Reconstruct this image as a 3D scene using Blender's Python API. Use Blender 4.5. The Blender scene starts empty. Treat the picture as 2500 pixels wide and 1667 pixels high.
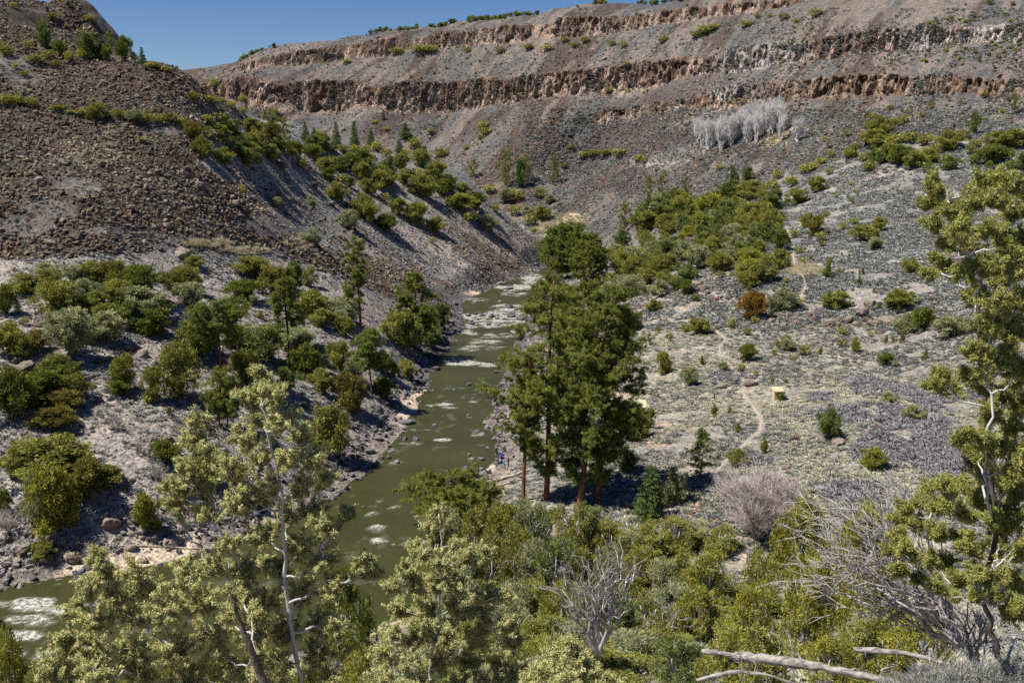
import bpy, math, numpy as np
from mathutils import Matrix, Vector
rng = np.random.default_rng(11)
S = bpy.context.scene
COL = S.collection
PITCH = math.atan(434/2287.0); F = 2431.0; CX, CY = 1250.0, 833.5; CAMZ = 60.0
K = 2500/2352.0                      # full-view pixel -> source pixel
cp, sp = math.cos(PITCH), math.sin(PITCH)
ss = lambda a, b, x: (lambda t: t*t*(3-2*t))(np.clip((x-a)/(b-a), 0, 1))

def ray(sx, sy):
    u = (sx-CX)/F; v = (CY-sy)/F
    return np.array([u, cp+v*sp, -sp+v*cp])
def at_y(px, py, Y):                 # full-view pixel + forward distance -> world
    d = ray(px*K, py*K); return d*(Y/d[1]) + np.array([0, 0, CAMZ])
def at_z(px, py, z):
    d = ray(px*K, py*K); return d*((z-CAMZ)/d[2]) + np.array([0, 0, CAMZ])
def project(P):                      # world -> source pixel
    P = np.asarray(P, float); dx, dy, dz = P[..., 0], P[..., 1], P[..., 2]-CAMZ
    f = np.maximum(dy*cp - dz*sp, 1e-3); up = dy*sp + dz*cp
    return CX+F*dx/f, CY-F*up/f

# ------------------------------------------------------------------ noise
_T = rng.random((256, 256)).astype(np.float32)
def vnoise(x, y):
    xi = np.floor(x).astype(np.int64); yi = np.floor(y).astype(np.int64)
    fx = (x-xi).astype(np.float32); fy = (y-yi).astype(np.float32)
    fx = fx*fx*(3-2*fx); fy = fy*fy*(3-2*fy)
    a = _T[xi & 255, yi & 255]; b = _T[(xi+1) & 255, yi & 255]
    c = _T[xi & 255, (yi+1) & 255]; d = _T[(xi+1) & 255, (yi+1) & 255]
    return (a*(1-fx)+b*fx)*(1-fy) + (c*(1-fx)+d*fx)*fy
def fbm(x, y, n=4, s=0.0, g=0.5):
    o = 0; a = 1.0; t = 0
    for i in range(n):
        o = o + a*vnoise(x*2**i+17.3*i+s, y*2**i+9.1*i+s*1.7); t += a; a *= g
    return o/t

# ------------------------------------------------------------------ river
LB = np.array([(-190,112),(-110,121),(-71.5,130.1),(-56,137.5),(-39.7,149.2),(-32.5,166.3),(-28.6,180.7),(-26.2,194.6),(-23.7,212.5),(-22.3,247.1),(-22.4,284.8),(-17.6,335.3),(-19.9,406.7),(0.8,475.5),(12,506),(20,535),(38,560),(34,600),(0,632),(-80,672),(-220,740)], float)
RB = np.array([(-190,76),(-110,85),(-55.2,98),(-30.1,110.1),(-12.6,124),(-8.9,150),(-6.9,166.3),(-5.4,180.7),(-2.3,194.6),(-5.5,217.9),(-1.4,284.8),(3.6,335.3),(8.8,406.7),(16,478),(29,503),(42,525),(60,553),(62,590),(44,622),(10,652),(-80,696),(-220,766)], float)
POLY = np.vstack([LB, RB[::-1]])
def river_sd(x, y):
    d2 = np.full(x.shape, 1e12); ins = np.zeros(x.shape, bool)
    n = len(POLY)
    for i in range(n):
        ax, ay = POLY[i]; bx, by = POLY[(i+1) % n]
        vx, vy = bx-ax, by-ay
        t = np.clip(((x-ax)*vx+(y-ay)*vy)/(vx*vx+vy*vy), 0, 1)
        d2 = np.minimum(d2, (x-ax-t*vx)**2+(y-ay-t*vy)**2)
        if ay != by:
            ins ^= ((ay > y) != (by > y)) & (x < (bx-ax)*(y-ay)/(by-ay)+ax)
    d = np.sqrt(d2); return np.where(ins, -d, d)
RGX0, RGY0, RGS = -240.0, 50.0, 1.5
_gx, _gy = np.meshgrid(np.arange(RGX0, 140, RGS), np.arange(RGY0, 800, RGS), indexing='ij')
_RSD = river_sd(_gx, _gy)
def bil(G, gx0, gy0, gs, x, y):
    fx = np.clip((x-gx0)/gs, 0, G.shape[0]-1.001); fy = np.clip((y-gy0)/gs, 0, G.shape[1]-1.001)
    xi = fx.astype(int); yi = fy.astype(int); fx = fx-xi; fy = fy-yi
    return (G[xi, yi]*(1-fx)+G[xi+1, yi]*fx)*(1-fy)+(G[xi, yi+1]*(1-fx)+G[xi+1, yi+1]*fx)*fy
def rsd(x, y): return bil(_RSD, RGX0, RGY0, RGS, x, y) + 1.6*(fbm(x*.16, y*.16, 3, 5.)-.5)*2

# ------------------------------------------------------------------ cliffs: elevation bands by bearing
TH = np.array([-.30, -.20, -.075, .055, .235, .36, .50])
B_lo = np.array([116, 101, 99, 111, 119, 123, 119.]); B_hi = np.array([137, 133, 128, 131, 137.5, 136.5, 136.])
C_lo = np.array([142, 152, 166, 167, 172, 176, 176.]); C_hi = np.array([146, 169, 183, 186, 180, 180, 180.])
A_lo = np.array([84, 84, 86, 90, 94, 94, 88.]);       A_hi = np.array([84.4, 84.4, 86.4, 90.5, 109, 106.5, 100.])
def bands(th):
    out = []
    for lo, hi, sq in ((A_lo, A_hi, .13), (B_lo, B_hi, .08), (C_lo, C_hi, .13)):
        l = np.interp(th, TH, lo); h = np.interp(th, TH, hi); m = (l+h)/2; d = (h-l)*sq
        out.append((l, h, m-d, m+d))
    return out
def T_fwd(u, th):
    b = bands(th); ku = [np.full(np.shape(u), 55.)]; kz = [np.full(np.shape(u), 55.)]
    for l, h, a, c in b: ku += [a, c]; kz += [l, h]
    ku.append(np.full(np.shape(u), 260.)); kz.append(np.full(np.shape(u), 262.))
    o = np.array(u, float)
    for i in range(len(ku)-1):
        m = (u >= ku[i]) & (u < ku[i+1])
        o = np.where(m, kz[i]+(u-ku[i])*(kz[i+1]-kz[i])/np.maximum(ku[i+1]-ku[i], 1e-3), o)
    return o
def T_inv(z, th):
    b = bands(th); ku = [55.]; kz = [55.]
    for l, h, a, c in b: ku += [float(a), float(c)]; kz += [float(l), float(h)]
    ku.append(260.); kz.append(262.)
    return float(np.interp(z, kz, ku)) if z > 55 else z
def wallw(x, y): return ss(565, 640, y+.35*x)

# ------------------------------------------------------------------ control points
CPT = []
def z_(*L):
    for px, py, z in L: CPT.append(at_z(px, py, z))
def y_(*L):
    for px, py, Y in L: CPT.append(at_y(px, py, Y))
def w_(*L):
    for q in L: CPT.append(np.array(q, float))
z_((0,1250,3.5),(200,1190,5.5),(0,1100,9),(400,1150,6),(550,1130,5),(0,950,16),(200,950,15),(400,950,13),(600,1000,8),(700,1050,4),(800,1000,3),
   (0,800,23),(200,800,22),(400,800,20),(600,800,16),(750,850,10),(850,900,5),(900,850,5),(0,650,31),(200,650,31),(400,680,27),(600,680,23),(800,700,17),(950,750,6),(1000,800,3))
y_((0,600,241),(200,600,241),(400,600,260),(600,600,288),(200,500,255),(200,400,272),(200,300,297),(200,200,325),(200,145,345),
   (0,500,252),(0,400,268),(0,300,290),(0,200,315),(0,100,345),(0,0,385),(100,5,400),(185,0,402),(212,50,400),(232,100,392),(250,142,352),(300,147,349),(350,151,350),(400,158,352),(450,185,358),
   (480,212,372),(540,242,412),(600,270,447),(700,302,485),(800,335,512),(900,356,545),(1000,376,570),(1080,422,572),(1150,482,562),(1200,530,550),(1232,585,528),
   (1000,500,480),(900,500,450),(900,600,388),(1100,600,460),(800,600,334),(800,450,432),(700,450,398),(600,450,343),(600,350,390),(700,370,432),(450,350,310),(450,450,285),(450,550,268),(450,270,335),(600,520,300),(700,560,310),(1100,520,505))
# behind the left ridge the ground falls away
w_((-175,470,80),(-120,430,66),(-95,470,58),(-75,570,42),(-40,605,22),(-20,612,8),(-250,560,80),(-150,600,40),(-260,420,120),(-320,330,110),(-230,250,62),(-250,160,30),(-150,190,27),(-300,90,20),(-120,130,6),(-200,60,12),(-100,720,12),(-250,820,30),(-330,700,30))
z_((1250,1165,2.2),(1400,1150,3.5),(1600,1150,5.5),(1800,1100,8),(2000,1050,10),(2200,1000,12),(1500,950,6),(1700,950,8),(1900,900,10.5),(2100,850,13),(2300,850,16),(1500,800,9),(1700,780,11),(1900,780,12),(2100,760,15),
   (1700,720,14),(1900,720,15.5),(2100,700,19),(2300,700,24),(1500,700,11.5),(1400,700,7.5),(1350,650,6),(1500,600,18),(1450,640,13),(1600,650,18),(1600,560,22),(1700,500,28),(1500,500,22),(1400,520,8),(1300,515,7),(1240,530,5),(1750,1260,5))
y_((1300,450,800),(1400,405,790),(1300,380,860),(1200,400,850),(1400,350,840),(1700,430,580),(1700,360,650),(1700,300,690),(1550,400,680),
   (2000,600,325),(2000,500,400),(2000,420,470),(2000,300,565),(2300,600,300),(2300,500,370),(2300,400,440),(2300,300,510),(2352,620,285))
NB = len(CPT)
y_((1700,240,740),(1700,190,745),(1700,160,775),(1700,110,780),(1700,10,850),(1640,0,880),(2000,220,630),(2000,175,635),(2000,115,668),(2000,75,672),(2000,0,730),
   (2300,235,560),(2300,180,565),(2300,105,600),(2300,45,605),(2300,-30,660),(2300,-110,740),(2000,-60,800),
   (1300,300,880),(1300,210,920),(1300,165,926),(1300,85,985),(1300,42,992),(1500,250,820),(1500,130,865),(1500,75,900),(1500,22,940),
   (1000,350,950),(1000,300,985),(1000,250,1010),(1000,190,1017),(1000,110,1075),(1000,75,1082),(700,290,1030),(700,250,1055),(700,185,1062),(700,145,1110),(700,117,1118),
   (620,118,1130),(560,215,1060),(560,172,1068),(480,180,1130),(540,178,1085),(850,330,960),(850,95,1098),(1150,60,1035))
w_((-520,1200,146),(-700,1350,146),(-300,1500,160),(-100,1500,182),(100,1500,190),(350,1400,200),(700,1300,215),(900,900,215),(1000,500,200),(-280,1330,170),(0,1250,186),(200,1150,192),(400,1000,200),(560,800,205),
   (450,420,95),(380,300,50),(300,200,28),(420,100,45),(250,120,22),(-400,1000,40),(-500,850,60),(-280,950,45))
# near slope under the viewpoint
w_((0,0,58.2),(0,6,55.8),(7,15,51.4),(-6,28,42),(-3,45,32.5),(0,60,24.5),(10,80,14.5),(10,100,7.5),(8,120,3),(-40,28,40),(-40,60,19),(-42,88,4),(-70,68,6),(-100,60,8),(-25,14,50),
   (40,28,43),(40,60,26),(50,90,12),(60,120,7.5),(100,100,16),(100,60,33),(160,140,22),(30,108,5.5),(22,12,53.5),(90,0,62),(-90,0,60),(0,-30,74),(80,-40,78),(-80,-40,74),(200,40,50),(300,-40,75),(-300,-40,70),(-200,0,50),(14,24,46.5),(28,40,38))
CPT = np.array(CPT)
_ck = CPT.copy()
for i, (x, y, z) in enumerate(_ck):
    w = float(wallw(x, y))
    if w > 0: _ck[i, 2] = z*(1-w) + w*T_inv(z, x/max(y, 1))
for arr in (LB, RB):
    for x, y in arr[1:-1:1]:
        c = np.array([x, y]); _ck = np.vstack([_ck, [x, y, .6]])
# multiquadric surface on a coarse grid
HX0, HY0, HS = -760.0, -80.0, 3.0
hx, hy = np.arange(HX0, 1060, HS), np.arange(HY0, 1560, HS)
def mq(ax, ay, bx, by): return np.sqrt((ax-bx)**2+(ay-by)**2+14.0**2)
Cn = len(_ck)
A = np.zeros((Cn+3, Cn+3)); A[:Cn, :Cn] = mq(_ck[:, None, 0], _ck[:, None, 1], _ck[None, :, 0], _ck[None, :, 1])
A[:Cn, :Cn] += np.eye(Cn)*(-.6)
A[:Cn, Cn] = 1; A[:Cn, Cn+1] = _ck[:, 0]/500; A[:Cn, Cn+2] = _ck[:, 1]/500; A[Cn:, :Cn] = A[:Cn, Cn:].T
sol = np.linalg.solve(A, np.concatenate([_ck[:, 2], [0, 0, 0]]))
GX, GY = np.meshgrid(hx, hy, indexing='ij'); HG = sol[Cn]+sol[Cn+1]*GX/500+sol[Cn+2]*GY/500
for i in range(Cn): HG += sol[i]*mq(GX, GY, _ck[i, 0], _ck[i, 1])
def ground(x, y):
    x = np.asarray(x, float); y = np.asarray(y, float)
    u = bil(HG, HX0, HY0, HS, x, y)
    w = wallw(x, y)
    r = np.hypot(x, y)
    # gullies and spurs on the great wall, running down the slope
    t = x*.82-y*.57
    s = x*.57+y*.82
    n1 = fbm(t*.012, s*.004, 3, 3.)-.5; n2 = fbm(t*.05, s*.02, 4, 8.)-.5
    ur = u + w*ss(60, 100, u)*(n1*10+n2*9)
    tz = T_fwd(ur, x/np.maximum(y, 1))
    brk = .55+.45*ss(.34, .50, fbm(t*.02+3, s*.01, 3, 21.))
    z = np.where(w > 0, ur*(1-w)+w*(ur*(1-brk)+tz*brk), ur)
    # broad relief and small lumps
    dist = ss(10, 60, r)
    z = z + dist*((fbm(x*.03, y*.03, 4, 1.)-.5)*2.6*ss(2, 12, u) + (fbm(x*.13, y*.13, 3, 2.)-.5)*1.0*ss(1, 6, u) + (fbm(x*.55, y*.55, 2, 4.)-.5)*.35)
    crag = ss(95, 108, u)*(1-w)
    z = z + crag*(fbm(x*.09, y*.09, 4, 6.)-.5)*9
    d = rsd(x, y)
    near = ss(0, 1, np.clip((y-60)/20, 0, 1))
    bank = np.where(d > 0, .13*d, np.maximum(.45*d, -1.6))
    k = ss(1.0, 11, d)
    return np.where(d < 14, bank*(1-k)+np.maximum(z, .4)*k, np.maximum(z, .3))
_rf = np.concatenate([np.linspace(3, 60, 300), np.geomspace(60.2, 1540, 2200)])
def hit(sx, sy):
    """first point of the ground seen at source pixel"""
    d = ray(sx, sy); d = d/np.hypot(d[0], d[1])
    x, y, z = d[0]*_rf, d[1]*_rf, CAMZ+d[2]*_rf
    g = ground(x, y); k = np.argmax(z < g)
    if z[k] >= g[k]: return None
    if k == 0: k = 1
    a = z[k-1]-g[k-1]; b = g[k]-z[k]; f = a/(a+b+1e-9)
    r = _rf[k-1]+(_rf[k]-_rf[k-1])*f
    return np.array([d[0]*r, d[1]*r, g[k-1]+(g[k]-g[k-1])*f])

# ------------------------------------------------------------------ mesh helpers
def mesh_of(name, V, T, mats=(), mi=None, attrs=None, smooth=False, quads=False):
    V = np.ascontiguousarray(V, np.float32); T = np.ascontiguousarray(T, np.int32); k = T.shape[1]
    m = bpy.data.meshes.new(name)
    m.vertices.add(len(V)); m.vertices.foreach_set('co', V.ravel())
    m.loops.add(T.size); m.loops.foreach_set('vertex_index', T.ravel())
    m.polygons.add(len(T)); m.polygons.foreach_set('loop_start', np.arange(0, T.size, k, dtype=np.int32))
    m.polygons.foreach_set('use_smooth', np.full(len(T), bool(smooth)))
    for q in mats: m.materials.append(q)
    if mi is not None: m.polygons.foreach_set('material_index', np.ascontiguousarray(mi, np.int32))
    m.update(calc_edges=True)
    for n, a in (attrs or {}).items():
        a = np.asarray(a, np.float32)
        if a.ndim == 1:
            at = m.attributes.new(n, 'FLOAT', 'POINT'); at.data.foreach_set('value', a)
        else:
            if a.shape[1] == 3: a = np.hstack([a, np.ones((len(a), 1), np.float32)])
            at = m.attributes.new(n, 'FLOAT_COLOR', 'POINT'); at.data.foreach_set('color', a.ravel())
    return m
def link(name, m, parent=None, **p):
    o = bpy.data.objects.new(name, m); COL.objects.link(o)
    if parent: o.parent = parent
    for k, v in p.items(): o[k] = v
    return o
class Buf:
    def __init__(s): s.V = []; s.T = []; s.A = []; s.M = []; s.n = 0
    def add(s, V, T, a=.5, m=0):
        s.V.append(V); s.T.append(T+s.n); s.n += len(V)
        s.A.append(np.full(len(V), a) if np.isscalar(a) else a); s.M.append(np.full(len(T), m))
    def mesh(s, name, mats, smooth=False):
        return mesh_of(name, np.vstack(s.V), np.vstack(s.T), mats, np.concatenate(s.M), {'var': np.concatenate(s.A)}, smooth)
    def add_buf(s, b, m=None):
        for V, T, A, M in zip(b.V, b.T, b.A, b.M): pass
def tube(path, rad, n=5):
    P = np.asarray(path, float); R = np.asarray(rad, float); k = len(P)
    d = np.gradient(P, axis=0); d /= np.linalg.norm(d, axis=1)[:, None]+1e-9
    ref = np.array([.31, .2, .93]) if abs(d[0][2]) < .8 else np.array([1., .1, 0])
    a = np.cross(d, ref); a /= np.linalg.norm(a, axis=1)[:, None]+1e-9; b = np.cross(d, a)
    t = np.arange(n)*2*math.pi/n
    V = (P[:, None]+R[:, None, None]*(np.cos(t)[None, :, None]*a[:, None]+np.sin(t)[None, :, None]*b[:, None])).reshape(-1, 3)
    i = np.arange(k-1)[:, None]*n; j = np.arange(n)[None]; j2 = (j+1) % n
    q = np.stack([i+j, i+j2, i+n+j2, i+n+j], -1).reshape(-1, 4)
    T = np.vstack([q[:, [0, 1, 2]], q[:, [0, 2, 3]]])
    V = np.vstack([V, P[-1]]); e = len(V)-1; l = (k-1)*n
    T = np.vstack([T, np.stack([l+np.arange(n), l+(np.arange(n)+1) % n, np.full(n, e)], 1)])
    return V, T
def unit(v): return v/(np.linalg.norm(v, axis=-1, keepdims=True)+1e-9)
def rdir(n): return unit(rng.normal(size=(n, 3)))
def slivers(P, D, L, W):
    """one thin leaf triangle at each P pointing along D"""
    n = len(P); s = unit(np.cross(D, rdir(n)+np.array([-.25, 0, 1.0])))*(np.asarray(W).reshape(-1, 1)*.5)
    V = np.stack([P-s, P+s, P+D*np.asarray(L).reshape(-1, 1)], 1).reshape(-1, 3)
    return V, np.arange(3*n).reshape(-1, 3)
def curve(a, b, n=5, sag=0.1, wob=.05):
    a, b = np.asarray(a, float), np.asarray(b, float); t = np.linspace(0, 1, n)[:, None]; L = np.linalg.norm(b-a)
    P = a+(b-a)*t; P[:, 2] += -sag*L*np.sin(t[:, 0]*math.pi)
    w = rng.normal(size=(n, 3))*wob*L; w[0] = w[-1] = 0
    return P+w*np.sin(t*math.pi)
# ------------------------------------------------------------------ node helpers
def newmat(name):
    m = bpy.data.materials.new(name); m.use_nodes = True; nt = m.node_tree; nt.nodes.clear(); return m, nt
def N(nt, t, **k):
    n = nt.nodes.new(t)
    for a, b in k.items():
        if a in n.inputs: n.inputs[a].default_value = b
        else: setattr(n, a, b)
    return n
def ramp(nt, fac, stops):
    r = N(nt, 'ShaderNodeValToRGB'); e = r.color_ramp.elements
    while len(e) > 1: e.remove(e[0])
    e[0].position = stops[0][0]; e[0].color = (*stops[0][1], 1)
    for p, c in stops[1:]:
        q = e.new(p); q.color = (*c, 1)
    nt.links.new(fac, r.inputs[0]); return r.outputs[0]
def mix(nt, fac, a, b, mode='MIX'):
    m = N(nt, 'ShaderNodeMix', data_type='RGBA', blend_type=mode)
    for s, v in ((0, fac), (6, a), (7, b)):
        if hasattr(v, 'is_linked') or hasattr(v, 'links'): nt.links.new(v, m.inputs[s])
        elif s == 0: m.inputs[0].default_value = v
        else: m.inputs[s].default_value = (*v, 1)
    return m.outputs[2]
def noise(nt, scale, detail=4, vec=None, rough=.55):
    n = N(nt, 'ShaderNodeTexNoise'); n.inputs['Scale'].default_value = scale; n.inputs['Detail'].default_value = detail; n.inputs['Roughness'].default_value = rough
    if vec is None: vec = N(nt, 'ShaderNodeTexCoord').outputs['Object']
    nt.links.new(vec, n.inputs['Vector']); return n.outputs['Fac']
def finish(nt, col, rough=.95, bump=None, strength=.5, dist=.3, spec=.1):
    p = N(nt, 'ShaderNodeBsdfPrincipled'); p.inputs['Roughness'].default_value = rough
    p.inputs['Specular IOR Level'].default_value = spec
    nt.links.new(col, p.inputs['Base Color'])
    if bump is not None:
        b = N(nt, 'ShaderNodeBump'); b.inputs['Strength'].default_value = strength; b.inputs['Distance'].default_value = dist
        nt.links.new(bump, b.inputs['Height']); nt.links.new(b.outputs[0], p.inputs['Normal'])
    o = N(nt, 'ShaderNodeOutputMaterial'); nt.links.new(p.outputs[0], o.inputs[0]); return p
def vc(nt, name): return N(nt, 'ShaderNodeAttribute', attribute_name=name)

def mat_ground():
    m, nt = newmat('canyon_ground'); c = vc(nt, 'Col').outputs['Color']; 
    n1 = noise(nt, 1.6, 6); n2 = noise(nt, .32, 6, rough=.7)
    k = ramp(nt, n1, [(.34, (.34, .34, .35)), (.48, (.95, .95, .95)), (.66, (1.5, 1.47, 1.42))])
    k2 = ramp(nt, n2, [(.34, (.62, .62, .64)), (.5, (1, 1, 1)), (.66, (1.32, 1.3, 1.25))])
    col = mix(nt, 1.0, mix(nt, 1.0, c, k, 'MULTIPLY'), k2, 'MULTIPLY')
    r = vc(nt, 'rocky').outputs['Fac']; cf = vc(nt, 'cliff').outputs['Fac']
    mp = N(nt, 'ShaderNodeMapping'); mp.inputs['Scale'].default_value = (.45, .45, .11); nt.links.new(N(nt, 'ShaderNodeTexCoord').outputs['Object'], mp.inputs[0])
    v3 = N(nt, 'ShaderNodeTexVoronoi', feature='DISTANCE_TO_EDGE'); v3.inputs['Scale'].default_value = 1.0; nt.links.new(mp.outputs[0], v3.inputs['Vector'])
    cr = ramp(nt, v3.outputs['Distance'], [(.0, (.35, .33, .32)), (.10, (1, 1, 1)), (.4, (1.15, 1.12, 1.08))]); col = mix(nt, cf, col, mix(nt, 1.0, col, cr, 'MULTIPLY'))  # crack shade painted into the cliff colour along the cell edges
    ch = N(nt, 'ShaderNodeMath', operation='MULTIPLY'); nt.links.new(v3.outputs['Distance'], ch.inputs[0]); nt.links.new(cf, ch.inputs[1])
    vo = N(nt, 'ShaderNodeTexVoronoi'); vo.inputs['Scale'].default_value = .55; nt.links.new(N(nt, 'ShaderNodeTexCoord').outputs['Object'], vo.inputs['Vector'])
    mm = N(nt, 'ShaderNodeMath', operation='MULTIPLY_ADD'); nt.links.new(vo.outputs['Distance'], mm.inputs[0]); nt.links.new(r, mm.inputs[1]); aa = N(nt, 'ShaderNodeMath', operation='MULTIPLY_ADD'); aa.inputs[1].default_value = 3.0; nt.links.new(ch.outputs[0], aa.inputs[0]); nt.links.new(n1, aa.inputs[2]); nt.links.new(aa.outputs[0], mm.inputs[2])
    finish(nt, col, .97, mm.outputs[0], .9, .8); return m

# ------------------------------------------------------------------ terrain
print('terrain', flush=True)
th = np.concatenate([np.linspace(-1.9, -.53, 60)[:-1], np.linspace(-.53, .53, 1180), np.linspace(.53, 1.9, 60)[1:]])
rf = np.concatenate([np.linspace(0.6, 20, 60)[:-1], np.geomspace(20, 1540, 2100)])
nr = 900
X = np.empty((len(th), nr)); Y = np.empty_like(X); Z = np.empty_like(X)
for c0 in range(0, len(th), 100):
    t = th[c0:c0+100]; x = np.sin(t)[:, None]*rf; y = np.cos(t)[:, None]*rf
    g = ground(x, y)
    dr = np.diff(rf)[None]; dz = np.abs(np.diff(g, axis=1)); rm = .5*(rf[1:]+rf[:-1])[None]
    w = np.sqrt(dr**2+(3*dz)**2)/(rm+40)*(.35+.65*ss(60, 140, rm))
    cw = np.concatenate([np.zeros((len(t), 1)), np.cumsum(w, 1)], 1)
    # smooth the row layout between neighbouring columns
    for i in range(len(t)):
        q = np.linspace(0, cw[i, -1], nr); R = np.interp(q, cw[i], rf)
        Z[c0+i] = np.interp(R, rf, g[i]); X[c0+i] = math.sin(t[i])*R; Y[c0+i] = math.cos(t[i])*R
# cliff relief: push columns and pockets in and out of the faces
u = bil(HG, HX0, HY0, HS, X, Y); W = wallw(X, Y); TT = X*.82-Y*.57
gz = np.zeros_like(Z); gz[:, 1:-1] = np.abs(Z[:, 2:]-Z[:, :-2])/np.maximum(np.hypot(X[:, 2:]-X[:, :-2], Y[:, 2:]-Y[:, :-2]), .05)
steep = ss(.85, 2.2, gz)*W
cl = np.zeros_like(Z); frac = np.zeros_like(Z)
for l, h, a, b in bands(X/np.maximum(Y, 1)):
    e = 7*(fbm(TT*.03, Y*.01, 2, 31.)-.5)
    q = ss(l-8+e, l-2+e, Z)*((h-l) > 2.5)*(1-ss(h+e, h+3+e, Z)); cl = np.maximum(cl, q*W); frac = np.where((Z > l-4) & (Z < h+4), np.clip((Z-l)/(h-l), 0, 1), frac)
cl = cl*ss(.55, 1.1, gz)
push = (fbm(TT*.16, Z*.02, 3, 40.)-.5)*9+(fbm(TT*.5, Z*.12, 3, 44.)-.5)*6+(fbm(TT*.45, Z*.35, 2, 48.)-.5)*5
pocket = ss(.60, .72, fbm(TT*.22, Z*.16, 2, 52.))*5
blk = np.floor(vnoise(TT*.33+7, Z*.05)*5)/5+.6*np.floor(vnoise(TT*.9, Z*.28)*4)/4
push = (push*.40+(blk-.75)*6.5-pocket*.8)*np.maximum(steep, cl*.5)
X2 = X-.50*push; Y2 = Y-.80*push
Zr = Z+np.where(W > 0, (fbm(TT*.3, Y*.25, 3, 60.)-.5)*1.4*W, 0)*ss(400, 700, np.hypot(X, Y))
V = np.stack([X2, Y2, Zr], -1)
PX, PY = project(np.stack([X, Y, Z], -1)); PX = PX/K; PY = PY/K
PXn = PX+(fbm(X*.05, Y*.05, 3, 70.)-.5)*60; PYn = PY+(fbm(X*.05, Y*.05, 3, 75.)-.5)*26
def blob(px, py, rx, ry, rot=0, soft=.5):
    c, s = math.cos(math.radians(rot)), math.sin(math.radians(rot)); dx, dy = PXn-px, PYn-py
    a = (dx*c+dy*s)/rx; b = (-dx*s+dy*c)/ry
    return 1-ss(1-soft, 1+soft, np.sqrt(a*a+b*b))
def region(poly, soft=14):
    p = np.array(poly, float); ins = np.zeros(PX.shape, bool); n = len(p)
    for i in range(n):
        ax, ay = p[i]; bx, by = p[(i+1) % n]
        if ay != by: ins ^= ((ay > PYn) != (by > PYn)) & (PXn < (bx-ax)*(PYn-ay)/(by-ay)+ax)
    return ins.astype(float)
def lay(c, m, col): return c*(1-m[..., None])+np.array(col)*m[..., None]
SOIL = (.33, .285, .24); SAGE = (.215, .215, .20); SCREE = (.088, .064, .052); PURP = (.085, .062, .06); BENCH = (.30, .265, .23); SAND = (.55, .45, .33); FLAT = (.285, .26, .21)
C = np.ones(PX.shape+(3,))*np.array(SAGE)
n_a = fbm(X*.06, Y*.06, 4, 80.); n_b = fbm(X*.02, Y*.02, 3, 85.); n_c = fbm(X*.4, Y*.4, 3, 90.)
C = lay(C, ss(.45, .62, n_a)*.7, SOIL)
far = ss(430, 560, Y+.2*X)*(X > -60)
st = fbm(TT*.055, (X*.57+Y*.82)*.010, 4, 95.)
wall_m = ss(560, 650, Y+.3*X)
C = C*(1-wall_m[..., None]*np.array([.50, .51, .50]))
C = lay(C, wall_m*ss(.50, .60, st)*.85, SCREE)
C = lay(C, wall_m*ss(.55, .62, fbm(TT*.09, (X*.57+Y*.82)*.02, 3, 99.))*.6, (.22, .18, .15))
scree = np.zeros(PX.shape)
for b in [(1420,285,230,42,-22),(1330,345,110,28,0),(1500,330,90,22,-20),(1130,275,70,16,-25),(1010,250,60,12,-30),(1420,412,120,30,0),(1760,352,110,16,8),(1640,420,60,12,0),(1570,440,60,14,0),(2180,540,110,26,5),(2210,600,60,20,0),(2080,500,40,12,0),(2300,420,60,14,0),(900,265,80,18,-30),(1230,225,40,10,-20),(1150,560,90,22,45),(1080,590,80,16,42),(960,670,110,24,30),(900,640,70,20,20),(1650,620,60,14,0),(2330,280,60,10,-25)]:
    scree = np.maximum(scree, blob(*b))
scree *= ss(.28, .5, n_a+.1)
C = lay(C, scree*.9, PURP)
lt = region([(-400,-300),(190,-300),(240,100),(420,140),(530,225),(560,285),(455,335),(465,385),(560,430),(640,500),(740,565),(880,600),(1000,640),(900,700),(820,650),(640,590),(380,575),(200,590),(-400,600)])
sage_l = np.zeros(PX.shape)
for b in [(180,430,80,30,15),(110,480,80,28,15),(60,520,80,30,0),(420,560,120,22,0),(330,540,70,12,0),(620,520,70,30,25),(680,470,80,40,20),(390,300,40,12,20),(20,150,60,26,0),(60,40,70,30,30),(130,60,60,22,40),(240,530,60,14,0),(560,580,110,16,0),(640,640,80,20,35),(60,180,60,14,0),(470,260,60,10,20),(560,270,60,14,20)]:
    sage_l = np.maximum(sage_l, blob(*b))
C = lay(C, lt*.95, (.10, .072, .053)); C = lay(C, lt*ss(.56, .68, n_a), (.15, .135, .09))
talus = lt*(1-sage_l); C = lay(C, sage_l*.55, (.19, .18, .165))
spur = region([(560,300),(700,330),(900,400),(1100,450),(1240,560),(1240,625),(1060,640),(900,540),(760,480),(640,420)])
C = lay(C, spur*(1-.75*scree)*.8, (.30, .275, .24))
sl = fbm((X*.9+Y*.3)*.02, (Y*.9-X*.35)*.12, 3, 110.)
C = lay(C, region([(880,470),(1240,560),(1240,640),(1060,680),(900,640)])*ss(.5, .62, sl)*.8, (.15, .10, .078))
C = lay(C, region([(880,470),(1240,560),(1240,640),(1060,680),(900,640)])*ss(.58, .66, fbm((X*.9+Y*.3)*.02, (Y*.9-X*.35)*.12, 3, 117.))*.8, (.42, .35, .29))
bench = region([(-400,590),(200,600),(430,600),(640,600),(820,690),(950,760),(1010,830),(930,980),(760,1160),(500,1290),(-400,1400)])
C = lay(C, bench*.95, BENCH); C = lay(C, bench*ss(.5, .62, n_a)*.6, (.27, .255, .235)); C = lay(C, bench*blob(450, 1130, 90, 60)*.6, (.48, .36, .28))
flat = region([(1250,1300),(1130,1060),(1200,760),(1330,700),(1600,700),(2500,680),(2700,1500),(1800,1400)])
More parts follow.
